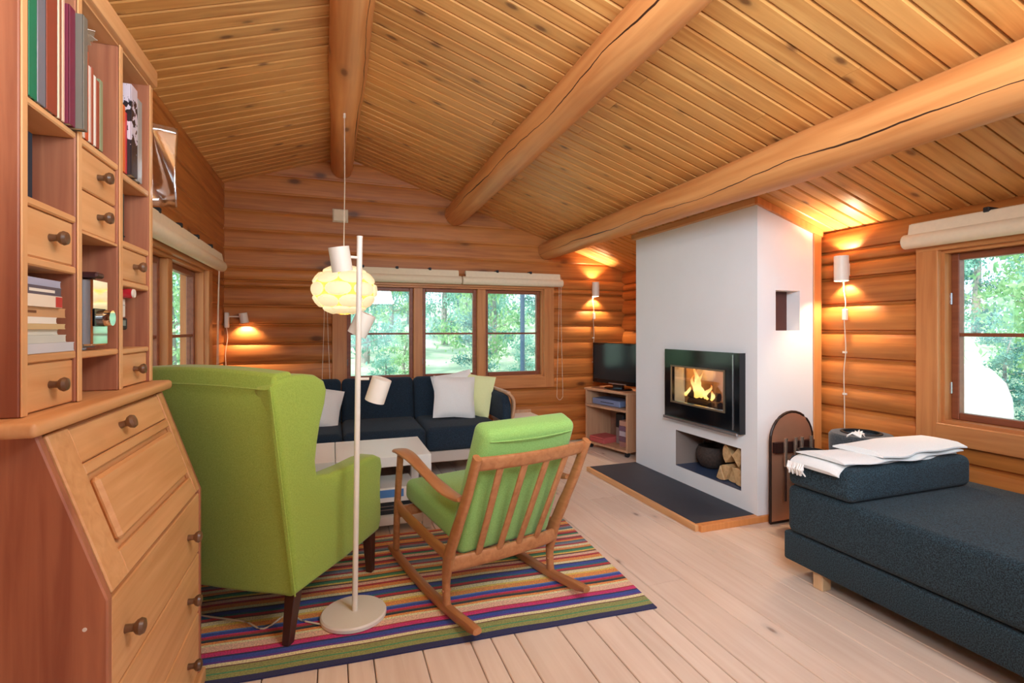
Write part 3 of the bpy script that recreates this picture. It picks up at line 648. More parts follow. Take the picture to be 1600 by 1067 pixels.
# floor lamp -----------------------------------------------------------
LX, LY = 0.082, 2.20
fl2 = thing('floor_lamp', 'white floor lamp with round base and three cylinder heads on the rug', 'lamp', (LX, LY, 0.0072))
part('base', lathe(B(), [(0.122, 0), (0.132, 0.004), (0.132, 0.016), (0.126, 0.022), (0.01, 0.024)], 48), M['lampw'], fl2, smooth=True)
def pole_at(z): return (0.004+0.020*z/1.57, 0, z)
part('pole', cyl(B(), pole_at(0.02), pole_at(1.575), 0.0115, n=20), M['lampw'], fl2, smooth=True)
part('pole_cap', cyl(B(), pole_at(1.575), pole_at(1.580), 0.0122, n=20), M['lampw'], fl2)
for i, (cx_, cy_, cz_, tilt, az, za, ax) in enumerate(((-0.052, -0.02, 1.478, (0.0, -0.16), 0, 1.490, -0.010), (0.035, 0.055, 1.214, (0.0, 0.42), 0, 1.235, 0.02), (0.097, -0.02, 0.938, (0.0, 0.30), 0, 0.985, 0.06))):
    pz = pole_at(za)
    hd = part('lamp_head', tube(B(), 0.041, 0.100, z0=-0.05), M['lampw'], fl2, loc=(cx_, cy_, cz_), rot=(0.12, tilt[1], 0), smooth=True)
    part('head_top', cyl(B(), (0, 0, 0.044), (0, 0, 0.049), 0.0405, n=28), M['lampw'], hd)
    part('bulb', lathe(B(), [(0.006, 0.03), (0.02, 0.01), (0.022, -0.012), (0.008, -0.03)], 14), M['lampw'], hd, smooth=True)
    part('head_arm', cyl(B(), pz, (cx_*0.55+pz[0]*0.45, cy_*0.55, za), 0.006, n=10), M['lampw'], fl2, smooth=True)
cab = smoothpath([(-0.12, -0.03, 0.004), (-0.20, 0.03, 0.004), (-0.26, 0.10, 0.004), (-0.34, 0.02, 0.004), (-0.42, 0.10, 0.004), (-0.55, 0.18, 0.004), (-0.66, 0.25, 0.004)], 6)
part('cable', sweep(B(), cab, 0.0035, 0.0035, n=6), M['cord'], fl2, smooth=True)

# ================================================================= RUG
cols = dict(navy=(34,36,84), ol=(148,150,84), dg=(40,80,60), cr=(238,222,170), bl=(48,72,160), pu=(104,52,140), mg=(208,40,110), pk=(240,190,160), og=(240,150,70), rd=(190,44,50), ye=(240,200,90), te=(30,110,130), gr=(70,150,100), gy=(130,130,140), br=(110,56,48), lb=(90,130,190), bk=(40,30,50))
seq = 'navy:26 ol:22 gr:6 ol:26 br:5 cr:16 pu:10 bl:20 navy:8 mg:20 rd:6 pk:30 cr:12 og:10 bk:7 dg:5 rd:10 mg:5 bl:14 lb:6 og:22 ye:10 cr:18 br:6 rd:12 te:9 bl:16 navy:7 cr:14 og:18 rd:12 pk:16 br:8 ye:10 gr:14 dg:6 og:14 cr:16 rd:10 gy:14 te:8 og:12 rd:12 br:8 pk:18 gr:10 bk:6 rd:14 og:12 cr:12 te:10 gy:16 rd:8 br:10 og:16 ye:8 rd:12 gr:8 gy:12 cr:16 rd:12 og:10 bk:8 pk:14 te:8 rd:14 br:10 cr:12 og:14 rd:10 navy:12'.split()
rw_ = 2.13; RS = 1.55; seq = seq[:62]; tot = 0
bm = B(); mats = {}; ml_ = []
yy = 0; segs = []
for s in seq:
    k, w0 = s.split(':'); segs.append((k, int(w0)*RS/1000.0 if len(segs) > 12 else int(w0)*1.2/1000.0))
for k, w0 in segs:
    if k not in mats: mats[k] = len(ml_); c = cols[k]; ml_.append(fabric('rug_'+k, tuple(x*0.86 for x in c), tuple(min(255, x*1.08) for x in c), 180))
    nx = 30; vs = []
    for j in range(nx+1):
        x = -rw_+rw_*j/nx; r_ = 0.003*math.sin(x*6)+0.002*math.sin(x*17)
        vs.append([bm.verts.new((x, yy+(r_ if yy > 0 else r_*0.3), 0.0065+0.0004*math.sin(x*9))), bm.verts.new((x, yy+w0+r_, 0.0065+0.0004*math.sin(x*9)))])
    for j in range(nx):
        f_ = bm.faces.new((vs[j][0], vs[j+1][0], vs[j+1][1], vs[j][1])); f_.material_index = mats[k]
    yy += w0
bmesh.ops.remove_doubles(bm, verts=bm.verts, dist=0.0002)
# edges down to the floor
be = [e for e in bm.edges if len(e.link_faces) == 1]; r_ = bmesh.ops.extrude_edge_only(bm, edges=be)
for v in r_['geom']:
    if isinstance(v, bmesh.types.BMVert): v.co.z = 0.001
rug = single('striped_rug', bm, ml_, 'multicoloured striped woven rug under the chairs and coffee tables', 'rug')
rug.location = (1.312, 1.838, 0); rug.rotation_euler = (0, 0, math.radians(-3.0))

# ================================================================= WING CHAIR
OX, OY = -0.127, 2.102; th = math.radians(34.2)
R2 = Vector((math.cos(th), -math.sin(th), 0)); F2 = Vector((math.sin(th), math.cos(th), 0))
base = Vector((OX, OY, 0))+R2*(-0.358)
wc = thing('wing_armchair', 'lime green wing armchair with dark legs, its back turned to the camera', 'armchair', (base.x, base.y, 0.007), -th)
HW = 0.378
prof = [(-0.03, 0.195), (-0.06, 0.40), (-0.10, 0.65), (-0.14, 0.88), (-0.162, 0.99), (-0.13, 1.020), (-0.06, 1.032), (0.02, 1.032), (0.09, 1.022), (0.140, 0.995), (0.156, 0.955), (0.146, 0.90), (0.122, 0.83), (0.104, 0.75), (0.092, 0.68), (0.10, 0.62), (0.17, 0.605), (0.30, 0.602), (0.44, 0.606), (0.52, 0.600), (0.575, 0.575), (0.60, 0.53), (0.598, 0.44), (0.612, 0.33), (0.618, 0.26), (0.60, 0.205), (0.30, 0.192)]
prof = [(a, b-0.012) for a, b in prof]
for s in (1, -1):
    bm = B(); prism(bm, prof, s*(HW-0.085), s*HW, bev=0.022, seg=4)
    for v in bm.verts:   # wings slim down, arms swell outward
        a, z = v.co.y, v.co.z
        if abs(v.co.x) > HW-0.05:
            k_ = max(0, min(1, (z-0.45)/0.12))*max(0, min(1, (a-0.10)/0.15)); v.co.x += s*0.020*k_
            v.co.x -= s*0.012*max(0, min(1, (z-0.62)/0.3))*max(0, min(1, (a)/0.12))*0
        v.co.x -= s*0.02*max(0, (0.35-z))/0.35*0.8
    part('side_wing', bm, M['green'], wc, smooth=True)
# back: outer panel curved, thick, rounded top
bm = B(); nx = 14; nz = 10; front = []; rear = []
for j in range(nz+1):
    f = j/nz; z = 0.185+f*0.845; yb_ = -0.03-0.132*f; rf = []; rr = []
    for i in range(nx+1):
        x = -HW+0.01+(2*HW-0.02)*i/nx; q = 1-(x/HW)**2
        zz = z+(0.022*q if j == nz else 0.018*q*f); rr.append(bm.verts.new((x, yb_-0.028*q+(0.03 if j == nz else 0), zz))); rf.append(bm.verts.new((x, yb_+0.15-0.02*q-(0.035 if j == nz else 0), zz+(0.004 if j == nz else 0))))
    front.append(rf); rear.append(rr)
for j in range(nz):
    for i in range(nx):
        bm.faces.new((rear[j][i], rear[j][i+1], rear[j+1][i+1], rear[j+1][i])); bm.faces.new((front[j][i], front[j+1][i], front[j+1][i+1], front[j][i+1]))
for i in range(nx): bm.faces.new((rear[nz][i], rear[nz][i+1], front[nz][i+1], front[nz][i])); bm.faces.new((rear[0][i], front[0][i], front[0][i+1], rear[0][i+1]))
for j in range(nz):
    for i in (0, nx): bm.faces.new((rear[j][i], rear[j+1][i], front[j+1][i], front[j][i]))
bk_ = part('backrest', bm, M['green'], wc, smooth=True)
bk_.modifiers.new('bev', 'BEVEL').width = 0.012; bk_.modifiers['bev'].segments = 3; bk_.modifiers['bev'].limit_method = 'ANGLE'
for s in (1, -1):   # piping seam down the rear corners
    pts = [(s*(HW-0.002), -0.034-0.132*f-0.004, 0.190+0.80*f) for f in [i/10 for i in range(11)]]
    part('piping', sweep(B(), pts, 0.0035, 0.0035, n=6), M['green'], wc, smooth=True)
pts = [(-HW+0.02+(2*HW-0.04)*i/16, -0.162-0.030*(1-((-HW+0.02+(2*HW-0.04)*i/16)/HW)**2)+0.004, 0.975+0.018*(1-((-HW+0.02+(2*HW-0.04)*i/16)/HW)**2)) for i in range(17)]
part('piping', sweep(B(), pts, 0.003, 0.003, n=6), M['green'], wc, smooth=True)
part('seat_base', box(B(), -HW+0.07, HW-0.07, 0.0, 0.60, 0.185, 0.33, 0.02, 3), M['green'], wc, smooth=True)
part('seat_cushion', box(B(), -HW+0.088, HW-0.088, 0.07, 0.63, 0.325, 0.46, 0.045, 4), M['green'], wc, smooth=True)
part('back_cushion', box(B(), -HW+0.088, HW-0.088, -0.03, 0.12, 0.46, 0.98, 0.05, 4), M['green'], wc, smooth=True)
def leg(bm, x, y, z1, x0, y0, r1=0.024, r0=0.016):
    vs = []
    for (cx_, cy_, z, r) in ((x0, y0, 0, r0), (x, y, z1, r1)):
        vs.append([bm.verts.new((cx_+a*r, cy_+b_*r, z)) for a, b_ in ((-1, -1), (1, -1), (1, 1), (-1, 1))])
    for k in range(4): bm.faces.new((vs[0][k], vs[0][(k+1) % 4], vs[1][(k+1) % 4], vs[1][k]))
    bm.faces.new(vs[0][::-1]); bm.faces.new(vs[1])
    bmesh.ops.bevel(bm, geom=list(bm.edges), offset=0.003, segments=1, affect='EDGES'); return bm
for s in (1, -1):
    part('leg', leg(B(), s*0.335, 0.01, 0.20, s*0.338, -0.03), M['darkleg'], wc)
    part('leg', leg(B(), s*0.335, 0.555, 0.20, s*0.338, 0.565), M['darkleg'], wc)

# ================================================================= ROCKING CHAIR
th = math.radians(14.4)
rc = thing('rocking_chair', 'teak rocking chair with green cushions seen from behind on the rug', 'rocking chair', (0.786-0.015*math.cos(th), 1.936-0.015*math.sin(th), 0.007), th)
W_ = 0.275
def rockz(y): return 0.013+0.17*(y-0.42)**2
def bar(bm, pts, w_, h_, side=(1, 0, 0), sq=0.7, n=12): return sweep(bm, pts, w_, h_, side=side, n=n, sq=sq)
for s in (-1, 1):
    x = s*W_
    pts = [(x, -0.03+0.90*i/16, rockz(-0.03+0.90*i/16)+0.008) for i in range(17)]
    part('rocker', bar(B(), pts, 0.019, [0.012]+[0.020]*15+[0.014]), M['oak'], rc, smooth=True)
    pts = smoothpath([(x, 0.225, 0.035), (x, 0.232, 0.13), (x, 0.212, 0.23), (x, 0.170, 0.32), (x, 0.06, 0.52), (x, -0.030, 0.708)], 5)
    part('back_post', bar(B(), pts, 0.015, [0.020, 0.019, 0.018, 0.018, 0.018, 0.020, 0.022, 0.026, 0.030, 0.033, 0.034]+[0.032]*3+[0.028]*4+[0.024]*4+[0.021]*4), M['oak'], rc, smooth=True)
    pts = smoothpath([(x, 0.80, 0.07), (x, 0.795, 0.18), (x, 0.785, 0.30), (x, 0.762, 0.45), (x, 0.742, 0.56)], 4)
    part('front_leg', bar(B(), pts, 0.015, 0.019), M['oak'], rc, smooth=True)
    pts = smoothpath([(x, 0.795, 0.315), (x, 0.70, 0.285), (x, 0.45, 0.262), (x, 0.20, 0.250)], 5)
    part('side_rail', bar(B(), pts, 0.011, 0.028), M['oak'], rc, smooth=True)
    pts = smoothpath([(x, 0.785, 0.574), (x, 0.72, 0.583), (x, 0.60, 0.575), (x, 0.42, 0.540), (x, 0.25, 0.515), (x, 0.135, 0.512), (x, 0.09, 0.520)], 4)
    n_ = len(pts); wd_ = [0.022+0.018*math.exp(-((i-5)/5.0)**2)+0.010*math.exp(-((i-16)/4.0)**2) for i in range(n_)]
    part('armrest', bar(B(), pts, wd_, 0.011, sq=0.8), M['oak'], rc, smooth=True)
def cross(y, z, w_, h_, dip, lean=0.0, x=W_):
    pts = [(-x+2*x*i/12, y-dip*(1-(2*i/12-1)**2), z) for i in range(13)]
    return pts
bm = B(); part('top_rail', sweep(bm, cross(-0.010, 0.678, 0, 0, 0.035), [0.030]*13, 0.010, side=(0, -0.38, 0.92), n=12, sq=0.6), M['oak'], rc, smooth=True)
part('lower_rail', sweep(B(), cross(0.195, 0.222, 0, 0, 0.02), [0.032]*13, 0.011, side=(0, -0.1, 1), n=12, sq=0.6), M['oak'], rc, smooth=True)
part('front_rail', sweep(B(), cross(0.76, 0.27, 0, 0, 0.0), [0.028]*13, 0.011, side=(0, 0, 1), n=12, sq=0.6), M['oak'], rc, smooth=True)
for xx in (-0.165, -0.055, 0.055, 0.165):
    dy = -0.035*(1-(xx/W_)**2); dl = -0.02*(1-(xx/W_)**2)
    part('slat', bar(B(), smoothpath([(xx*0.92, 0.19+dl, 0.24), (xx*0.96, 0.09+dy*0.8, 0.46), (xx, -0.002+dy, 0.665)], 4), 0.016, 0.007), M['oak'], rc, smooth=True)
def cushion(bm, w_, d, h_, nx=10, ny=10, nz=3, r=0.03, puff=0.012):
    box(bm, -w_, w_, -d, d, -h_, h_, r, 4); return bm
bm = box(B(), -0.235, 0.235, 0.0, 0.60, -0.055, 0.055, 0.032, 4)
sc_ = part('seat_cushion', bm, M['green2'], rc, loc=(0, 0.19, 0.325), rot=(math.radians(4.5), 0, 0), smooth=True)
bm = box(B(), -0.238, 0.246, -0.055, 0.055, 0.0, 0.60, 0.034, 4)
for v in bm.verts:
    if v.co.z > 0.5: v.co.x *= 1-0.06*((v.co.z-0.5)/0.10)
    v.co.y -= 0.018*(1-(v.co.x/0.24)**2)
bc = part('back_cushion', bm, M['green2'], rc, loc=(0, 0.255, 0.255), rot=(math.radians(21.5), 0, 0), smooth=True)
for (yy_, xs_) in ((-0.048, 1),):
    pts = [(-0.205+0.41*i/12, -0.055-0.018*(1-((-0.205+0.41*i/12)/0.24)**2)-0.001, 0.560) for i in range(13)]
    part('piping', sweep(B(), pts, 0.0028, 0.0028, n=6), M['green2'], bc, smooth=True)
for s in (-1, 1):
    part('rocker_peg', cyl(B(), (s*W_-0.02, 0.228, 0.10), (s*W_+0.02, 0.228, 0.10), 0.005, n=8), M['oak'], rc)

# ================================================================= DAYBED
db = thing('daybed', 'low navy tweed daybed with a pale wood leg along the right wall', 'daybed', (2.53, 0.90, 0))
DX0, DX1, DY0, DY1 = 2.075, 2.975, -0.16, 1.885
part('base_box', box(B(), DX0, DX1, DY0, DY1, 0.085, 0.222, 0.012, 3), M['navyd'], db, world=True, smooth=True)
bm = box(B(), DX0-0.005, DX1, DY0, DY1-0.02, 0.226, 0.452, 0.032, 4)
part('mattress', bm, M['navyd'], db, world=True, smooth=True)
for (lx, ly) in ((DX0+0.03, 1.72), (DX1-0.1, 1.72), (DX0+0.03, 0.05), (DX1-0.1, 0.05)):
    part('leg', box(B(), lx, lx+0.055, ly-0.02, ly+0.03, 0.0, 0.10, 0.003), M['birch'], db, world=True)
bs = single('bolster_cushion', box(B(), 2.060, 2.86, 1.53, 1.855, 0.4545, 0.600, 0.034, 4), M['navyd'], 'flat navy tweed bolster at the far end of the daybed under the throw', 'cushion', smooth=True)
# folded throw: three layers with wavy outline, falling over the left end
th_o = thing('wool_throw', 'folded cream wool throw with tassels draped over the navy bolster', 'blanket', (2.42, 1.72, 0.602))
def cloth(y0, y1, x0, x1, z, t_, amp, seed, drop=0.0):
    bm = B(); nx, ny = 44, 6; top = []; bot = []
    for i in range(nx+1):
        f = i/nx; x = x0+(x1-x0)*f; a = []; b_ = []
        for j in range(ny+1):
            g_ = j/ny; yw = y0+(y1-y0)*g_+0.012*math.sin(x*9+seed)+(0.010*math.sin(x*23+seed*2))*(1-g_)
            zz = z+amp*math.sin(x*11+g_*3+seed)+amp*0.6*math.sin(x*27+seed)*(1-g_)
            xx = x
            if drop and f < 0.10: q = 1-f/0.10; zz -= drop*q**1.3; xx = x0+(x1-x0)*0.10-0.075*(1-(1-q)**2)
            e_ = 0.35+0.65*math.sin(PI*min(1, max(0, g_)))**0.35 if 0 < j < ny else 0.25
            a.append(bm.verts.new((xx, yw, zz+t_*e_))); b_.append(bm.verts.new((xx+(0.008 if drop and f < 0.08 else 0), yw, zz)))
        top.append(a); bot.append(b_)
    for i in range(nx):
        for j in range(ny):
            bm.faces.new((top[i][j], top[i+1][j], top[i+1][j+1], top[i][j+1])); bm.faces.new((bot[i][j], bot[i][j+1], bot[i+1][j+1], bot[i+1][j]))
        for j in (0, ny): bm.faces.new((top[i][j], bot[i][j], bot[i+1][j], top[i+1][j]))
    for i in (0, nx):
        for j in range(ny): bm.faces.new((top[i][j], top[i][j+1], bot[i][j+1], bot[i][j]))
    return bm
part('lower_fold', cloth(1.570, 1.80, 2.02, 2.82, 0.6015, 0.016, 0.0008, 1.0, drop=0.035), M['blanket'], th_o, world=True, smooth=True)
part('middle_fold', cloth(1.540, 1.79, 2.06, 2.83, 0.617, 0.018, 0.003, 2.2), M['blanket'], th_o, world=True, smooth=True)
part('upper_fold', cloth(1.538, 1.785, 2.26, 2.84, 0.636, 0.026, 0.002, 3.1), M['blanket'], th_o, world=True, smooth=True)
bm = B()
for i in range(14):
    y_ = 1.72+0.006*i; p = [(2.012, y_, 0.585), (2.004+random.uniform(-.006, .006), y_+random.uniform(-.006, .006), 0.560), (2.018+random.uniform(-.01, .01), y_+random.uniform(-.01, .01), 0.530)]
    sweep(bm, p, [0.004, 0.006, 0.003], [0.004, 0.006, 0.003], n=6)
part('fringe', bm, M['cream'], th_o, world=True, smooth=True)
bm = B()
for i in range(9):
    a = -0.6+i*0.45; p = [(2.50, 1.81, 0.655), (2.50+0.03*math.cos(a), 1.83+0.01*math.sin(a), 0.675), (2.50+0.06*math.cos(a), 1.835+0.02*math.sin(a), 0.668+0.015*math.sin(a*2))]
    sweep(bm, p, [0.003, 0.0045, 0.002], [0.003, 0.0045, 0.002], n=6)
part('tassel', bm, M['cream'], th_o, world=True, smooth=True)
# felt bin behind the daybed
fb = thing('felt_bin', 'round dark grey felt bin with an oval opening behind the daybed', 'bin', (2.80, 2.13, 0))
fb.location = (2.865, 2.07, 0)
part('bin_body', lathe(B(), [(0.135, 0), (0.155, 0.02), (0.160, 0.585), (0.150, 0.60), (0.10, 0.603), (0.09, 0.56), (0.085, 0.30)], 36), M['bin'], fb, smooth=True)
part('opening_rim', lathe(B(), [(0.086, 0.600), (0.104, 0.600), (0.102, 0.609), (0.088, 0.609)], 32, cap=False), M['blackm'], fb, smooth=True)

# ================================================================= SOFA
sf = thing('sofa', 'long navy three-seat sofa with wood frame under the back window', 'sofa', (0.39, 4.35, 0))
sx = [-0.55, 0.07, 0.69, 1.31]
for a, b_ in zip(sx, sx[1:]):
    part('seat_cushion', box(B(), a+0.002, b_-0.002, 3.93, 4.58, 0.235, 0.425, 0.045, 4), M['navy'], sf, world=True, smooth=True)
    bm = box(B(), a+0.002, b_-0.002, -0.07, 0.07, 0.0, 0.40, 0.045, 4)
    bmesh.ops.rotate(bm, verts=bm.verts, matrix=Matrix.Rotation(-0.22, 3, 'X')); bmesh.ops.translate(bm, verts=bm.verts, vec=(0, 4.60, 0.37))
    part('back_cushion', bm, M['navy'], sf, world=True, smooth=True)
part('seat_rail', box(B(), -0.62, 1.38, 3.95, 3.985, 0.15, 0.235, 0.006), plain('sofa_rail', (190,176,164), 0.5), sf, world=True)
part('rear_rail', box(B(), -0.62, 1.38, 4.70, 4.74, 0.15, 0.60, 0.006), M['tvwood'], sf, world=True)
for s, xa in ((1, 1.325), (-1, -0.565)):
    bm = B(); prism(bm, [(3.95, 0.425), (4.72, 0.425), (4.74, 0.62), (4.60, 0.655), (4.15, 0.655), (4.02, 0.645), (3.955, 0.58)], xa, xa+s*0.075, f=lambda a, b, x: (x, a, b), bev=0.03, seg=4)
    part('arm_pad', bm, M['navy'], sf, world=True, smooth=True)
    xf = xa+s*0.082
    for y_ in (3.985, 4.68):
        pts = smoothpath([(xf-s*0.02, y_, 0.0), (xf-s*0.015, y_, 0.20), (xf-s*0.006, y_, 0.40), (xf+s*0.018, y_, 0.54), (xf+s*0.010, y_, 0.62), (xf-s*0.035, y_, 0.67)], 5)
        part('frame_post', sweep(B(), pts, 0.030, 0.013, side=(0, 1, 0), n=12, sq=0.6), M['tvwood'], sf, world=True, smooth=True)
    part('arm_rail', box(B(), min(xf-s*0.045, xf-s*0.012), max(xf-s*0.045, xf-s*0.012), 3.96, 4.72, 0.655, 0.68, 0.008, 2), M['tvwood'], sf, world=True, smooth=True)
    part('side_rail', box(B(), xf-0.012, xf+0.012, 3.99, 4.70, 0.16, 0.24, 0.004), M['tvwood'], sf, world=True)
def pillow(label, mat, loc, rot, s=0.20, t_=0.055, name='scatter_pillow'):
    bm = B(); n = 14; g0 = []; g1 = []
    for i in range(n+1):
        a = []; b_ = []
        for j in range(n+1):
            u_ = -1+2*i/n; v_ = -1+2*j/n; e_ = ((1-u_**2)*(1-v_**2)); h_ = t_*max(0, e_)**0.45
            pin = 1-0.06*(1-abs(u_))*(abs(v_)) ; pin2 = 1-0.06*(1-abs(v_))*(abs(u_))
            x = s*u_*pin2; z = s*v_*pin; h_ += 0.003*math.sin(u_*9+v_*5)*e_
            a.append(bm.verts.new((x, -h_, z))); b_.append(bm.verts.new((x, h_, z)) if 0 < i < n and 0 < j < n else a[-1])
        g0.append(a); g1.append(b_)
    for i in range(n):
        for j in range(n):
            bm.faces.new((g0[i][j], g0[i+1][j], g0[i+1][j+1], g0[i][j+1]))
            q = (g1[i][j], g1[i][j+1], g1[i+1][j+1], g1[i+1][j])
            try: bm.faces.new(q)
            except ValueError: pass
    o = single(name, bm, mat, label, 'pillow', group='scatter pillows on the sofa', smooth=True); o.location = loc; o.rotation_euler = rot; return o
pillow('white linen pillow in front, at the right end of the navy sofa', M['cream'], (1.00, 4.33, 0.607), (-0.32, 0.06, -0.05), 0.185)
pillow('white linen pillow mostly hidden behind the front white pillow', M['cream'], (1.03, 4.445, 0.628), (-0.26, -0.16, 0.0), 0.185, 0.045)
pillow('pale yellow linen pillow against the right arm of the sofa', M['yellow'], (1.195, 4.40, 0.61), (-0.22, 0.10, -0.75), 0.185, 0.045)
pillow('cream linen pillow at the left end of the sofa behind the armchair', M['cream'], (-0.10, 4.36, 0.570), (-0.45, 0.25, 0.1), 0.17)
# side table right of the sofa
st = thing('side_table', 'low white side table with wooden back rail right of the sofa', 'table', (1.68, 4.55, 0))
part('table_top', box(B(), 1.47, 1.90, 4.33, 4.78, 0.325, 0.355, 0.004), M['white'], st, world=True)
part('back_rail', box(B(), 1.47, 1.90, 4.78, 4.80, 0.325, 0.385, 0.003), M['tvwood'], st, world=True)
for lx in (1.48, 1.86):
    for ly in (4.34, 4.74): part('leg', box(B(), lx, lx+0.03, ly, ly+0.03, 0, 0.325), M['tvwood'], st, world=True)

# ================================================================= COFFEE TABLES
def ctable(label, x0, x1, y0, y1):
    t = thing('coffee_table', label, 'table', ((x0+x1)/2, (y0+y1)/2, 0.007), 0, 'white square coffee tables'); h_ = 0.448
    part('table_top', box(B(), x0, x1, y0, y1, h_-0.058, h_, 0.002), M['white'], t, world=True)
    for lx in (x0, x1-0.05):
        for ly in (y0, y1-0.05): part('leg', box(B(), lx, lx+0.05, ly, ly+0.05, 0.0075, h_-0.058), M['white'], t, world=True)
    part('shelf', box(B(), x0+0.05, x1-0.05, y0+0.012, y1-0.012, 0.045, 0.095), M['white'], t, world=True)
    return t
ctable('white square coffee table nearest the rocking chair', 0.016, 0.560, 3.035, 3.56)
ctable('white square coffee table further left, behind the wing armchair', -0.535, 0.012, 3.035, 3.56)
o = thing('disc_player', 'black disc player on the lower shelf of the right coffee table', 'player', (0.30, 3.2, 0.0955))
part('player_case', box(B(), -0.19, 0.19, -0.12, 0.18, 0.0, 0.075, 0.004), M['blackm'], o)
for z_ in (0.028, 0.048): part('silver_line', box(B(), -0.06, 0.12, -0.1225, -0.1205, z_, z_+0.004), M['steel'], o)
o = thing('white_box', 'white box with blue label on top of the black disc player', 'box', (0.30, 3.2, 0.171))
part('box_body', box(B(), -0.17, 0.17, -0.13, 0.15, 0.0, 0.085, 0.004), M['white'], o)
part('blue_label', box(B(), -0.04, 0.10, -0.132, -0.1305, 0.03, 0.075), plain('label_blue', (80,130,190), 0.6), o)
o = single('magazine_stack', box(B(), -0.45, -0.15, 3.12, 3.40, 0.0955, 0.20, 0.003), plain('dark_magazines', (60,56,60), 0.5, var=0.3, scale=50), 'dark stack of magazines on the lower shelf of the left coffee table', 'magazines')

# ================================================================= TELEVISION CORNER
phi = math.atan2(0.56, -0.13)  # along the cabinet front, from near right to far left
A0 = Vector((2.565, 4.045, 0)); dv = Vector((-0.135, 0.56, 0)).normalized(); nv = Vector((-dv.y, dv.x, 0))   # nv points into the room (-x)
rzc = math.atan2(-dv.y, -dv.x)  # local +x = from far left to near right, local +y = away from the viewer
tvc = thing('tv_cabinet', 'pale wood television cabinet with open shelves in the far right corner', 'cabinet', (A0+dv*0.29).to_tuple(), rzc)
HWc, HC, DC = 0.29, 0.605, 0.34
# local frame: x along front (towards near right), +y into the cabinet?
yl = Vector((-math.sin(rzc), math.cos(rzc), 0)); sgn = 1 if yl.x > 0 else -1
def cb(x0, x1, d0, d1, z0, z1, bev=0.0):
    a, b_ = sorted((sgn*d0, sgn*d1)); return box(B(), x0, x1, a, b_, z0, z1, bev)
part('side_panel', cb(-HWc, -HWc+0.02, 0, DC, 0.05, HC-0.02), M['tvwood'], tvc); part('side_panel', cb(HWc-0.02, HWc, 0, DC, 0.05, HC-0.02), M['tvwood'], tvc)
part('top', cb(-HWc-0.01, HWc+0.01, -0.01, DC, HC-0.02, HC, 0.002), M['tvwood'], tvc)
part('bottom_shelf', cb(-HWc+0.02, HWc-0.02, 0, DC, 0.05, 0.07), M['tvwood'], tvc)
part('pull_out_shelf', cb(-HWc+0.02, HWc-0.02, -0.02, DC-0.02, 0.425, 0.445), M['tvwood'], tvc)
part('back_panel', cb(-HWc+0.02, HWc-0.02, DC-0.012, DC, 0.07, HC-0.02), plain('cabinet_back', (150,112,92), 0.6), tvc)
for cx_ in (-HWc+0.04, HWc-0.04):
    for d_ in (0.04, DC-0.04): part('castor', cyl(B(), (cx_-0.012, sgn*d_, 0.024), (cx_+0.012, sgn*d_, 0.024), 0.024, n=14), M['blackm'], tvc, smooth=True)
T0 = Matrix.LocRotScale(tvc.location, tvc.rotation_euler, None)
def onc(name, label, cat, x, d, z, group=None): 
    p = T0 @ Vector((x, sgn*d, z)); return thing(name, label, cat, p.to_tuple(), rzc, group)
tv = onc('television', 'black flat screen television on the pale wood corner cabinet', 'television', 0.0, 0.14, HC+0.001)
def tb_(x0, x1, d0, d1, z0, z1, bev=0): a, b_ = sorted((sgn*d0, sgn*d1)); return box(B(), x0, x1, a, b_, z0, z1, bev)
TW = 0.36
part('screen_housing', tb_(-TW+0.02, TW+0.02, 0.0, 0.05, 0.045, 0.455, 0.006), M['black'], tv)
part('screen', tb_(-TW+0.045, TW-0.005, -0.002, 0.0, 0.085, 0.432), plain('screen_glass', (26,40,46), 0.15), tv)
part('silver_strip', tb_(-0.10, 0.14, -0.004, 0.0, 0.048, 0.058), M['steel'], tv)
part('neck', tb_(-0.05, 0.07, 0.01, 0.045, 0.015, 0.06), M['black'], tv)
bm = B(); lathe(bm, [(0.16, 0), (0.165, 0.006), (0.155, 0.014), (0.02, 0.016)], 32)
for v in bm.verts: v.co.y *= 0.62
part('stand', bm, M['black'], tv, loc=(0.01, 0.02*sgn, 0), smooth=True)
sb_ = onc('set_top_box', 'silver set-top box on the upper shelf of the television cabinet', 'player', -0.03, 0.12, 0.4455)
part('case', tb_(-0.20, 0.18, -0.08, 0.14, 0.004, 0.062, 0.003), plain('silver_case', (150,170,215), 0.3, 0.5), sb_)
part('disc_slot', tb_(-0.08, 0.10, -0.0825, -0.0802, 0.03, 0.036), M['blackm'], sb_)
for q in (-0.17, 0.15): part('foot', tb_(q-0.01, q+0.01, -0.05, -0.03, 0, 0.004), M['blackm'], sb_)
bx = onc('dark_console', 'black game console standing in the television cabinet', 'console', 0.02, 0.20, 0.0705)
part('case', tb_(-0.04, 0.065, -0.05, 0.10, 0.16, 0.30, 0.01), M['blackm'], bx)
part('lower_case', tb_(-0.04, 0.065, -0.04, 0.10, 0.0, 0.158, 0.004), plain('grey_case', (150,130,126), 0.5), bx)
for i, (z_, c_, lab) in enumerate(((0.0, (170,120,112), 'bottom'), (0.05, (120,84,100), 'second from bottom'), (0.10, (196,180,190), 'third from bottom'), (0.15, (120,90,110), 'fourth from bottom'), (0.20, (200,150,130), 'topmost'))):
    b_ = onc('book', 'book %s in the stack at the right inside the television cabinet' % lab, 'book', 0.165, 0.19, 0.0705+z_, 'books in the television cabinet')
    part('cover', tb_(-0.07-0.004*(i % 2), 0.075, -0.10, 0.09, 0.0, 0.048, 0.002), plain('cover_%d' % i, c_, 0.6), b_)
rb = onc('red_box', 'flat pinkish red box lying on the bottom shelf of the television cabinet', 'box', -0.13, 0.08, 0.0705)
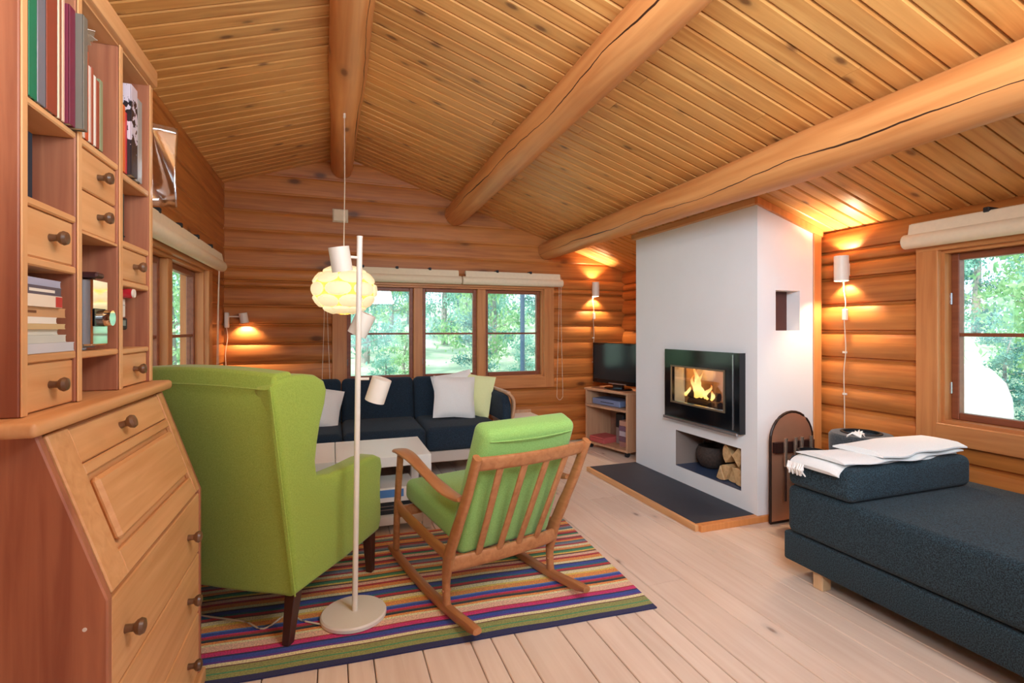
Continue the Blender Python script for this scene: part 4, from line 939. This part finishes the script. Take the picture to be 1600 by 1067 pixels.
part('box_body', tb_(-0.12, 0.085, -0.06, 0.16, 0.0, 0.055, 0.003), plain('red_card', (200,92,88), 0.7), rb)
part('lid_line', tb_(-0.12, 0.085, -0.0615, -0.0600, 0.038, 0.041), plain('red_card_dark', (130,50,50), 0.7), rb)

# small items on the walls
jb = thing('junction_box', 'small cream junction box high on the back wall below the ridge beam', 'box', (0.065, YB-0.014, 2.235))
part('cover', box(B(), -0.062, 0.062, -0.03, 0.0, -0.055, 0.055, 0.006), M['rib'], jb)
part('base_rim', box(B(), -0.068, 0.068, -0.006, 0.004, -0.06, 0.06, 0.002), M['rib'], jb)

# ================================================================= SECRETARY DESK AND HUTCH
ds = thing('secretary_desk', 'pine secretary desk with slanted fold-down lid and three drawers', 'desk', (-0.65, 1.58, 0))
DXF, DN, DFy = -0.418, 1.205, 1.958; XW = XL+0.022
sideprof = [(XW, 0.05), (DXF, 0.05), (DXF, 0.665), (-0.532, 1.000), (XW, 1.000)]
for (ya, yb) in ((DN, DN+0.022), (DFy-0.022, DFy)):
    bm = B(); prism(bm, sideprof, ya, yb, f=lambda a, b, x: (a, x, b), bev=0.003, seg=1); part('side_panel', bm, M['shelfz_shaded'], ds, world=True)
part('plinth', box(B(), XW, DXF+0.012, DN-0.008, DFy+0.012, 0.0072, 0.055, 0.006, 2), M['shelf'], ds, world=True)
part('back_panel', box(B(), XW, XW+0.01, DN+0.022, DFy-0.022, 0.055, 1.0), M['shelfz_shaded'], ds, world=True)
part('desk_top', box(B(), XW, -0.508, DN-0.05, DFy+0.030, 1.000, 1.030, 0.011, 3), M['shelf'], ds, world=True, smooth=True)
part('writing_shelf', box(B(), XW+0.01, DXF-0.03, DN+0.022, DFy-0.022, 0.640, 0.655), M['shelf'], ds, world=True)
# slanted lid, local frame: x along y, z up the slope
import mathutils
lid0 = Vector((DXF-0.001, 0, 0.662)); lid1 = Vector((-0.531, 0, 0.998)); up_ = (lid1-lid0); LH = up_.length; up_.normalize(); out_ = Vector((up_.z, 0, -up_.x))
def lidbox(name, ya, yb, h0, h1, d0, d1, mat, bev=0.003, lab=None, par=None):
    bm = box(B(), ya, yb, d0, d1, h0, h1, bev)
    for v in bm.verts:
        a, d, h_ = v.co; p = lid0+up_*h_+out_*d; v.co = Vector((p.x, a, p.z))
    return part(name, bm, mat, par or ds, world=True, label=lab)
ya, yb = DN+0.024, DFy-0.024
lid = lidbox('fold_down_lid', ya, yb, 0.004, LH-0.004, -0.022, -0.010, M['shelf'])
lidbox('lid_stile', ya, ya+0.085, 0.006, LH-0.006, -0.010, 0.004, M['shelfx'], par=lid); lidbox('lid_stile', yb-0.045, yb, 0.006, LH-0.006, -0.010, 0.004, M['shelfx'], par=lid)
lidbox('lid_rail', ya+0.085, yb-0.045, 0.006, 0.062, -0.010, 0.0035, M['shelf'], par=lid); lidbox('lid_rail', ya+0.085, yb-0.045, LH-0.115, LH-0.090, -0.010, 0.0035, M['shelf'], par=lid)
lidbox('raised_panel', ya+0.105, yb-0.062, 0.078, LH-0.128, -0.010, 0.010, M['shelf'], 0.008, par=lid)
lidbox('top_strip', ya+0.087, yb-0.047, LH-0.088, LH-0.010, -0.010, 0.0015, M['shelf'], par=lid)
def knob(par, x, y, z, d=(1, 0, 0), s=1.0):
    bm = B(); lathe(bm, [(0.008*s, 0), (0.007*s, 0.010*s), (0.0075*s, 0.014*s), (0.013*s, 0.019*s), (0.0155*s, 0.025*s), (0.013*s, 0.031*s), (0.004*s, 0.034*s)], 18)
    q = Vector((0, 0, 1)).rotation_difference(Vector(d)); bmesh.ops.rotate(bm, verts=bm.verts, matrix=q.to_matrix()); bmesh.ops.translate(bm, verts=bm.verts, vec=(x, y, z))
    part('knob', bm, M['knob'], par, world=True, smooth=True)
p = lid0+up_*(LH-0.048)+out_*0.0
knob(lid, p.x, 1.56, p.z, out_, 1.15)
for (z0, z1) in ((0.462, 0.655), (0.265, 0.456), (0.065, 0.259)):
    dw = part('drawer', box(B(), DXF-0.30, DXF-0.002, DN+0.025, DFy-0.025, z0, z1, 0.003), M['shelf'], ds, world=True)
    for ky in (1.30, 1.80): knob(dw, DXF-0.002, ky, z0+0.095, (1, 0, 0), 1.15)
part('screw_cap', cyl(B(), (-0.455, DN-0.0008, 0.615), (-0.455, DN+0.003, 0.615), 0.004, n=10), M['lampw'], ds, world=True)
# hutch
hu = thing('bookcase_hutch', 'pine hutch of shelves and small drawers standing on the secretary desk', 'bookcase', (-0.70, 1.58, 1.0305))
HX = -0.56; HN, HF, HT = 1.215, 1.955, 2.045; zb_ = 1.0305
ys = [(1.236, 1.440), (1.461, 1.684), (1.706, 1.930)]
part('side_panel', box(B(), XW, HX, HN, 1.236, zb_, HT-0.0, 0.003), M['shelfz_shaded'], hu, world=True)
part('side_panel', box(B(), XW, HX, 1.930, HF, zb_, HT-0.0, 0.003), M['shelfz_shaded'], hu, world=True)
for (a, b_) in ((1.440, 1.461), (1.684, 1.706)): part('divider', box(B(), XW, HX-0.001, a, b_, zb_, 1.985, 0.003), M['shelfz_shaded'], hu, world=True)
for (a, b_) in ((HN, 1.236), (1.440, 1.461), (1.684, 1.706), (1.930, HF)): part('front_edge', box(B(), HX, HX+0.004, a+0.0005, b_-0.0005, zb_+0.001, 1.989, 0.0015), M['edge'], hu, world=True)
part('back_panel', box(B(), XW, XW+0.008, 1.236, 1.930, zb_, 1.985), M['shelfz_shaded'], hu, world=True)
part('top_board', box(B(), XW, HX-0.001, 1.236, 1.930, 1.985, 2.006), M['shelf'], hu, world=True)
part('crown_moulding', box(B(), HX-0.03, HX+0.016, HN-0.01, HF+0.012, 1.990, 2.050, 0.010, 2), M['shelf'], hu, world=True, smooth=True)
zz_ = {0: [(1.640, 1.655), (1.444, 1.460), (1.326, 1.343), (1.132, 1.150)], 1: [(1.638, 1.655), (1.130, 1.146)], 2: [(1.626, 1.645), (1.434, 1.452), (1.322, 1.339), (1.128, 1.144)]}
for c_ in range(3):
    for (a, b_) in zz_[c_]: part('shelf', box(B(), XW+0.008, HX, ys[c_][0], ys[c_][1], a, b_, 0.003), M['shelf'], hu, world=True)
part('shelf', box(B(), XW+0.008, HX-0.002, ys[1][0], ys[1][1], 1.428, 1.434), M['shelf'], hu, world=True)
for c_, a, b_ in ((0, 1.345, 1.443), (0, 1.033, 1.131), (1, 1.538, 1.636), (1, 1.436, 1.534), (2, 1.341, 1.433), (2, 1.033, 1.127)):
    dw = part('small_drawer', box(B(), HX-0.24, HX-0.006, ys[c_][0]+0.002, ys[c_][1]-0.002, a, b_, 0.003), M['shelf'], hu, world=True)
    knob(dw, HX-0.006, (ys[c_][0]+ys[c_][1])/2, (a+b_)/2)
# ---- books and objects in the hutch
def book_up(y0, y1, z0, h_, col, label, depth=0.20, xf=None, name='book', cat='book', mat=None, group='books and binders on the hutch top shelf', rough=0.5, page=True):
    xf = HX+0.002 if xf is None else xf
    t = thing(name, label, cat, ((xf-depth/2), (y0+y1)/2, z0+0.0008), 0, group)
    m = mat or plain('cover_'+name+str(len(bpy.data.materials)), col, rough)
    w_ = (y1-y0)/2-0.0006; bm = B()
    tk = min(0.003, w_*0.4); box(bm, -depth/2, depth/2-0.001, -w_, -w_+tk, 0, h_); box(bm, -depth/2, depth/2-0.001, w_-tk, w_, 0, h_); box(bm, depth/2-0.003, depth/2, -w_, w_, 0, h_, 0.001)
    part('cover', bm, m, t)
    if page: part('pages', box(B(), -depth/2+0.003, depth/2-0.003, -w_+tk, w_-tk, 0.003, h_-0.004), M['paper'], t)
    return t
s1 = 1.655
book_up(1.242, 1.272, s1, 0.315, (30,120,84), 'green ring binder, first on the top shelf beside the side panel')
book_up(1.273, 1.305, s1, 0.31, (120,120,128), 'grey glittery folder between the green binder and brown binder', rough=0.2)
book_up(1.307, 1.352, s1, 0.30, (150,70,48), 'reddish brown ring binder on the top shelf', depth=0.22)
book_up(1.353, 1.361, s1, 0.29, (238,224,190), 'thin cream folder right of the brown binder')
book_up(1.362, 1.370, s1, 0.29, (150,84,54), 'thin tan folder between two cream folders')
book_up(1.371, 1.383, s1, 0.285, (230,196,168), 'pinkish cream booklet left of the maroon album')
book_up(1.384, 1.412, s1, 0.265, (120,38,62), 'maroon album on the top shelf next to the grey album', depth=0.24, xf=HX+0.010)
book_up(1.413, 1.436, s1, 0.262, (122,116,104), 'grey metal-edged album sticking out of the left compartment', depth=0.25, xf=HX+0.024, rough=0.3)
t = thing('blue_book', 'dark blue book lying on top of the upright binders', 'book', (-0.62, 1.355, 1.9715), 0, 'books and binders on the hutch top shelf')
t.location = (-0.60, 1.338, 1.9712)
part('cover', box(B(), -0.075, 0.065, -0.063, 0.065, 0, 0.010, 0.001), plain('blue_cover', (24,50,120), 0.35), t)
for i, (y0, y1, h_, col, lab) in enumerate(((1.468, 1.480, 0.20, (234,222,206), 'cream paperback, first in the middle top compartment'), (1.481, 1.499, 0.215, (206,92,52), 'orange hardback, tallest in the middle top compartment'),
        (1.500, 1.512, 0.185, (226,206,190), 'pale paperback right of the orange hardback'), (1.513, 1.527, 0.19, (170,90,66), 'brown paperback in the middle top compartment'), (1.528, 1.540, 0.175, (236,226,210), 'thin white paperback in the middle top compartment'),
        (1.541, 1.560, 0.17, (160,80,58), 'rust red paperback beside the olive one'), (1.561, 1.580, 0.18, (148,152,116), 'olive grey paperback, last in the middle top compartment'))):
    book_up(y0, y1, s1, h_, col, lab, depth=0.17)
t = thing('loose_papers', 'loose white papers lying on top of the paperbacks', 'paper', (-0.63, 1.52, 1.875), 0)
for i, (zz, r_) in enumerate(((0.0, 0.25), (0.012, -0.1), (0.026, 0.4))):
    bm = B(); nn = 8; 
    for j in range(nn):
        pass
    a = [[(x, y, 0.03*math.sin((x+0.06)*12)+zz) for y in (-0.05, 0.05)] for x in [(-0.07+0.14*k/nn) for k in range(nn+1)]]
    for q in range(nn):
        v = [bm.verts.new(a[q][0]), bm.verts.new(a[q+1][0]), bm.verts.new(a[q+1][1]), bm.verts.new(a[q][1])]; bm.faces.new(v)
    o = part('sheet', bm, M['paper'], t, rot=(0.15, -0.2+0.1*i, r_)); o.modifiers.new('s', 'SOLIDIFY').thickness = 0.001
s3 = 1.645
book_up(1.709, 1.729, s3, 0.19, (226,110,52), 'orange binder in the right top compartment', depth=0.20)
book_up(1.730, 1.743, s3, 0.175, (190,50,54), 'red folder beside the orange binder', depth=0.20)
def photo_mat():
    m, nt, b = newmat('forest_print'); v, _ = coords(nt, False)
    sp = N(nt, 'ShaderNodeSeparateXYZ'); nt.links.new(v, sp.inputs[0])
    nz = N(nt, 'ShaderNodeTexNoise'); nz.inputs['Scale'].default_value = 55; nz.inputs['Detail'].default_value = 6; nt.links.new(v, nz.inputs[0])
    zz = sp.outputs[2]
    low = mathn(nt, 'GREATER_THAN', mathn(nt, 'ADD', mathn(nt, 'MULTIPLY', nz.outputs[0], 0.10), mathn(nt, 'MULTIPLY', zz, -0.55)), -0.005)
    band = mathn(nt, 'LESS_THAN', mathn(nt, 'ABSOLUTE', mathn(nt, 'SUBTRACT', zz, 0.185)), mathn(nt, 'MULTIPLY', mathn(nt, 'SUBTRACT', nz.outputs[0], 0.42), 0.25))
    msk = mathn(nt, 'MAXIMUM', low, band)
    nt.links.new(mixc(nt, msk, lin((214,200,208)), lin((52,44,46))), b.inputs['Base Color']); b.inputs['Roughness'].default_value = 0.25; return m
book_up(1.744, 1.792, s3, 0.262, (0,0,0), 'photo-covered calendar of dark trees in the right top compartment', depth=0.21, xf=HX+0.012, mat=photo_mat())
book_up(1.795, 1.812, s3, 0.245, (198,200,204), 'white plastic folder beside the tree calendar', depth=0.20, xf=HX+0.004)
book_up(1.814, 1.850, s3, 0.25, (168,164,158), 'grey document folder at the right end of the top shelf', depth=0.20, xf=HX+0.006, rough=0.25)
# clear plastic sleeve hanging at the far end
bm = B(); nn = 10
for i in range(nn):
    for j in range(nn):
        def pp(i, j): 
            a = i/nn; b_ = j/nn; return (HX-0.01+0.075*a, 1.975+0.010*math.sin(b_*5+a*3)+0.01*a, 1.61+0.27*b_)
        bm.faces.new([bm.verts.new(pp(*q)) for q in ((i, j), (i+1, j), (i+1, j+1), (i, j+1))])
bmesh.ops.remove_doubles(bm, verts=bm.verts, dist=0.0004)
pb = single('plastic_sleeve', bm, M['plasticbag'], 'clear plastic sleeve hanging at the far side of the hutch', 'sleeve', smooth=True)
pb.modifiers.new('s', 'SOLIDIFY').thickness = 0.0015
# blue folder box, dark folder
o = thing('navy_file_box', 'dark blue file box in the left compartment below the binders', 'box', (-0.67, 1.30, 1.4608))
part('box_body', box(B(), -0.12, 0.07, -0.058, 0.052, 0, 0.155, 0.003), plain('navy_box', (24,44,60), 0.5), o)
part('box_label', box(B(), 0.0702, 0.0715, -0.05, -0.02, 0.006, 0.012), M['paper'], o)
o = thing('dark_document_box', 'dark green document box in the right compartment above a drawer', 'box', (-0.67, 1.755, 1.4528))
part('box_body', box(B(), -0.12, 0.085, -0.045, 0.050, 0, 0.150, 0.003), plain('green_box', (48,56,52), 0.5), o)
part('box_rib', box(B(), 0.0852, 0.0866, -0.045, 0.050, 0.02, 0.024), M['blackm'], o)
# stack of nine lying books
stk = [(1.430, 0.0215, (206,206,212), 'pale grey book lying at the bottom of the stack, thickest', 0.0, 0.14), (0, 0.018, (206,206,196), 'silver grey book second from the bottom of the stack', 0.0, 0.12),
       (0, 0.013, (226,222,206), 'thin cream booklet third from the bottom of the stack', 0.0, 0.10), (0, 0.013, (210,180,130), 'tan patterned book fourth from the bottom of the stack', 0.0, 0.11),
       (0, 0.015, (240,234,222), 'white book in the middle of the stack', 0.0, 0.09), (0, 0.022, (208,156,108), 'light brown book with dark title below the red and white one', 0.0, 0.125),
       (0, 0.026, (238,222,200), 'cream and red box-like book in the upper stack', 0.0, 0.10), (0, 0.020, (96,84,96), 'dark grey book with white title, second from top of the stack', 0.0, 0.105),
       (0, 0.017, (176,176,198), 'lilac grey book on top of the stack', 0.0, 0.11)]
z_ = 1.1505
for i, (q, h_, col, lab, r_, wd) in enumerate(stk):
    ye = 1.243+wd*1.36; xf = HX-0.001-0.004*(i % 3)
    t = thing('lying_book', lab, 'book', (-0.65, (1.243+ye)/2, z_), 0, 'stack of lying books in the hutch'); hw = (ye-1.243)/2
    xo = xf-(-0.65); m = plain('lying_cover%d' % i, col, 0.5)
    bm = B(); box(bm, xo-0.15, xo, -hw, hw, 0, 0.002); box(bm, xo-0.15, xo, -hw, hw, h_-0.0035, h_-0.0015); box(bm, xo-0.004, xo, -hw, hw-0.001, 0.0005, h_-0.002, 0.0015)
    part('cover', bm, m, t); part('pages', box(B(), xo-0.148, xo-0.005, -hw+0.002, hw-0.003, 0.002, h_-0.0035), M['paper'], t)
    if i == 6: part('red_end', box(B(), xo+0.0002, xo+0.0010, hw-0.028, hw-0.002, 0.001, h_-0.003), plain('red_end', (196,52,48), 0.5), t, label='red spine end')
    if i == 7: part('title_print', box(B(), xo+0.0002, xo+0.0007, -hw+0.015, hw-0.03, 0.006, 0.012), M['paper'], t)
    if i == 5: part('title_print', box(B(), xo+0.0002, xo+0.0007, -hw+0.01, -hw+0.05, 0.008, 0.013), plain('title_brown', (120,70,40), 0.6), t)
    z_ += h_-0.0012
# mini stereo
o = thing('mini_stereo', 'small silver stereo with mirror front in the middle hutch compartment', 'stereo', (-0.66, 1.55, 1.1465))
part('case', box(B(), -0.13, 0.075, -0.085, 0.065, 0.006, 0.180, 0.004), plain('stereo_grey', (150,152,160), 0.4), o)
part('front_plate', box(B(), 0.0752, 0.098, -0.020, 0.072, 0.012, 0.180, 0.004), M['chrome'], o)
part('display', box(B(), 0.0985, 0.101, -0.018, 0.050, 0.060, 0.105, 0.002), M['black'], o)
part('volume_dial', cyl(B(), (0.099, 0.050, 0.082), (0.116, 0.050, 0.082), 0.022, 0.020, n=28), M['chrome'], o, smooth=True)
for q in (-0.06, 0.05): part('foot', cyl(B(), (0.05, q, 0), (0.05, q, 0.007), 0.010, n=14), M['steel'], o)
o = thing('remote_control', 'dark remote control lying on top of the mini stereo', 'remote', (-0.62, 1.545, 1.3275))
part('remote_case', box(B(), -0.05, 0.07, -0.022, 0.022, 0, 0.014, 0.004), plain('remote_red', (70,36,36), 0.4), o)
part('remote_button', cyl(B(), (0.058, 0.01, 0.0142), (0.058, 0.01, 0.016), 0.004, n=10), M['steel'], o)
# right lower compartment
book_items = thing('red_tube', 'red glossy tube lying on boxes in the right lower compartment', 'tube', (-0.63, 1.775, 1.2905), 0)
part('tube_body', cyl(B(), (-0.08, 0, 0.014), (0.075, 0.0, 0.014), 0.014, n=20), plain('red_gloss', (190,40,50), 0.2), book_items, smooth=True)
part('tube_cap', cyl(B(), (0.0755, 0.0, 0.014), (0.080, 0.0, 0.014), 0.0125, n=20), M['lampw'], book_items)
o = thing('white_card_box', 'white card box under the red tube in the hutch', 'box', (-0.64, 1.755, 1.235))
part('box_body', box(B(), -0.06, 0.06, -0.042, 0.042, 0, 0.054, 0.002), M['paper'], o)
part('box_flap', box(B(), 0.0602, 0.0612, -0.042, 0.042, 0.034, 0.036), plain('flap_grey', (170,160,150), 0.6), o)
o = thing('black_radio', 'small black radio between the glass jar and white card box', 'radio', (-0.64, 1.76, 1.1975))
part('radio_body', box(B(), -0.06, 0.062, -0.048, 0.048, 0, 0.036, 0.004), M['blackm'], o)
part('radio_display', box(B(), 0.0622, 0.0632, -0.03, 0.03, 0.012, 0.028), plain('display_grey', (120,120,120), 0.3), o)
o = thing('metal_tin', 'round grey metal tin at the bottom of the right lower compartment', 'tin', (-0.63, 1.765, 1.1445))
part('tin_body', lathe(B(), [(0.045, 0), (0.052, 0.008), (0.052, 0.036), (0.046, 0.046)], 28), M['steel'], o, smooth=True)
part('tin_lid', lathe(B(), [(0.047, 0.0462), (0.048, 0.052), (0.01, 0.0525)], 28), M['steel'], o, smooth=True)

# ================================================================= OUTDOORS
GM = plain('dry_grass', (176,190,160), 0.95, var=0.25, scale=1.2, bump=0.3)
def ground_z(x, y):
    r = max(0, y-7)*0.09+max(0, x-6)*0.03; return -0.45+r+0.12*math.sin(x*0.9)*math.cos(y*0.7)
bm = B(); nx, ny = 60, 60; g = []
for i in range(nx+1):
    g.append([bm.verts.new((-30+75*i/nx, -20+75*j/ny, ground_z(-30+75*i/nx, -20+75*j/ny))) for j in range(ny+1)])
for i in range(nx):
    for j in range(ny): bm.faces.new((g[i][j], g[i+1][j], g[i+1][j+1], g[i][j+1]))
structure('ground', bm, GM, smooth=True)
structure('terrace', box(B(), -2.4, XL-0.13, 0.5, 5.6, -0.30, -0.14), plain('terrace_wood', (150,120,100), 0.7))
structure('porch_roof', box(B(), -2.3, XL-0.36, 0.5, 5.6, 2.20, 2.28), plain('porch_wood', (150,96,66), 0.7))
single('porch_post', box(B(), -2.25, -2.13, 5.2, 5.32, -0.14, 2.20), plain('post_red', (150,70,50), 0.7), 'reddish wooden porch post outside the left window', 'post')
def leafmat(name, c0, c1):
    m, nt, b = newmat(name); v, _ = coords(nt, False); nz = N(nt, 'ShaderNodeTexNoise'); nz.inputs['Scale'].default_value = 3.0; nt.links.new(v, nz.inputs[0])
    nt.links.new(mixc(nt, ramp(nt, nz.outputs[0], 0.35, 0.65), lin(c0), lin(c1)), b.inputs['Base Color']); b.inputs['Roughness'].default_value = 0.7
    tr = N(nt, 'ShaderNodeBsdfTranslucent'); tr.inputs[0].default_value = lin(c1); x = N(nt, 'ShaderNodeMixShader'); x.inputs[0].default_value = 0.35
    o = nt.nodes['Material Output']; nt.links.new(b.outputs[0], x.inputs[1]); nt.links.new(tr.outputs[0], x.inputs[2]); nt.links.new(x.outputs[0], o.inputs[0]); return m
LM = [leafmat('leaves_a', (84,150,132), (170,214,198)), leafmat('leaves_b', (104,164,116), (190,222,170)), leafmat('leaves_c', (56,116,108), (130,182,174))]
BKM = plain('pale_bark', (150,146,142), 0.9, var=0.3, scale=7, bump=0.3)
def tree_proto(kind, nleaf, hgt, rad, z0, lm, seed):
    rnd = random.Random(seed); t = thing('forest_tree', '', 'tree', (0, 0, 0))
    bm = B(); pts = [(0.12*math.sin(k*0.8+seed)*k/10, 0.10*math.cos(k*0.6+seed)*k/10, hgt*k/10) for k in range(11)]
    sweep(bm, pts, [0.13*(1-k/12) for k in range(11)], [0.13*(1-k/12) for k in range(11)], n=8); part('trunk', bm, BKM, t, smooth=True)
    bm = B(); tips = []
    for k in range(16):
        z = z0+(hgt-z0)*(k+0.5)/16; a = k*2.4+seed; L = rad*(1.0-0.55*(z-z0)/(hgt-z0))*rnd.uniform(0.7, 1.1)
        p = [(0, 0, z), (L*0.5*math.cos(a), L*0.5*math.sin(a), z+0.12*L), (L*math.cos(a+0.2), L*math.sin(a+0.2), z+(0.05 if kind else 0.3)*L)]
        sweep(bm, p, [0.03, 0.02, 0.006], [0.03, 0.02, 0.006], n=5); tips.append(p)
    part('branches', bm, BKM, t)
    bm = B()
    for i in range(nleaf):
        p = rnd.choice(tips); f = rnd.uniform(0.25, 1.05); c_ = Vector(p[1])*(1-abs(2*f-1))+Vector(p[2])*f*f if f > 0.5 else Vector(p[0]).lerp(Vector(p[1]), f*2)
        c_ = Vector(p[0]).lerp(Vector(p[2]), f)+Vector((rnd.gauss(0, 0.16), rnd.gauss(0, 0.16), rnd.gauss(0, 0.16)))*rad*0.9
        s_ = rnd.uniform(0.035, 0.075); q = Euler((rnd.uniform(0, 6), rnd.uniform(0, 6), rnd.uniform(0, 6))).to_matrix()
        bm.faces.new([bm.verts.new(c_+q @ Vector(v)*s_) for v in ((-1, 0, 0), (0, -0.5, 0.1), (1.2, 0, 0), (0, 0.5, 0.1))])
    fo_ = part('foliage', bm, lm, t); fo_['kind'] = 'stuff'
    return t
protos = [tree_proto(0, 5200, 6.5, 1.25, 0.3, LM[0], 1), tree_proto(1, 5200, 7.5, 1.15, 0.2, LM[2], 2), tree_proto(0, 4600, 5.5, 1.25, 0.4, LM[1], 3)]
where_ = ['near forest tree beyond the back window', 'near forest tree beyond the window beside the daybed', 'forest tree beyond the left wall window', 'distant forest tree beyond the back window', 'distant forest tree beyond the window beside the daybed']
kinds_ = ['leafy pale', 'tall dark conifer-like', 'light yellow-green']
spots = []
rnd = random.Random(11)
def try_add(f, wh, n, md=2.9):
    k = 0; tries = 0
    while k < n and tries < 800:
        tries += 1; p = f()
        if math.hypot(p[0]-6.6, p[1]-3.48) > 2.6 and all(math.hypot(p[0]-q[0], p[1]-q[1]) > md for q in spots): spots.append((p[0], p[1], wh)); k += 1
def f0():
    y_ = 9.5+rnd.uniform(0, 1)*13; a = math.radians(rnd.uniform(-1, 30)); return (y_*math.tan(a)+0.3, y_)
def f1():
    x_ = 8.0+rnd.uniform(0, 1)*12; return (x_, x_*rnd.uniform(0.30, 0.72))
def f2():
    y_ = 10+rnd.uniform(0, 9); return (-y_*rnd.uniform(0.18, 0.36), y_)
try_add(f0, 0, 16); try_add(f1, 1, 11); try_add(f2, 2, 5); near_n = len(spots)
def g0():
    y_ = rnd.uniform(24, 33); a = math.radians(rnd.uniform(-2, 32)); return (y_*math.tan(a)+0.3, y_)
def g1():
    x_ = rnd.uniform(21, 30); return (x_, x_*rnd.uniform(0.28, 0.74))
try_add(g0, 3, 14, 3.7); try_add(g1, 4, 13, 3.7)
used = set()
for i, (x_, y_, wh) in enumerate(spots):
    k_ = i % 3; lab = kinds_[k_]+' '+where_[wh]
    gp = lab
    if k_ not in used:
        t = protos[k_]; used.add(k_); t.location = (x_, y_, ground_z(x_, y_)-0.05); t.rotation_euler = (0, 0, rnd.uniform(0, 6)); t['label'] = lab; t['group'] = gp
    else:
        d_ = dup(protos[k_], (x_, y_, ground_z(x_, y_)-0.05), rnd.uniform(0, 6), lab, gp)
        if wh > 2: d_.scale = (1.35, 1.35, 1.25)
# low shrubs
shr = [(2.2, 8.0, 0.42, 0), (3.3, 8.6, 0.36, 0), (1.2, 9.0, 0.40, 0), (4.6, 9.4, 0.5, 0), (0.7, 7.6, 0.3, 0), (3.9, 7.7, 0.3, 0), (7.7, 3.75, 0.36, 1), (7.4, 3.0, 0.36, 1), (8.7, 3.3, 0.42, 1), (7.3, 4.9, 0.30, 1), (5.2, 2.2, 0.20, 1)]
for i, (x_, y_, s_, wh) in enumerate(shr):
    d_ = dup(protos[(i*2+1) % 3], (x_, y_, ground_z(x_, y_)-0.1), i*1.3, ('low leafy shrub outside the back window', 'low leafy shrub outside the window beside the daybed')[wh], ('shrubs outside the back window', 'shrubs outside the right window')[wh])
    d_.name = 'shrub'; d_['category'] = 'shrub'; d_.scale = (s_, s_, s_*0.62)
# boulders seen bright through the right window, and a dark downpipe outside the back window
def rock(bm, r, sd):
    bmesh.ops.create_icosphere(bm, subdivisions=3, radius=r)
    rr = random.Random(sd); 
    for v in bm.verts: v.co *= 1+0.12*math.sin(v.co.x*4+sd)+0.08*math.cos(v.co.y*6+v.co.z*5); v.co.z *= 0.7
    return bm
o = single('boulder', rock(B(), 0.44, 2), plain('pale_rock', (206,206,202), 0.9, var=0.1, bump=0.4), 'big pale boulder outside the window beside the daybed', 'rock', smooth=True)
o.location = (6.6, 3.66, 0.16); o.scale = (1, 1, 2.0)
single('flag_pole', cyl(B(), (2.72, 7.2, -0.5), (2.72, 7.2, 3.6), 0.035, n=14), plain('pole_grey', (70,96,120), 0.5), 'thin grey pole standing outside the back window', 'pole', smooth=True)
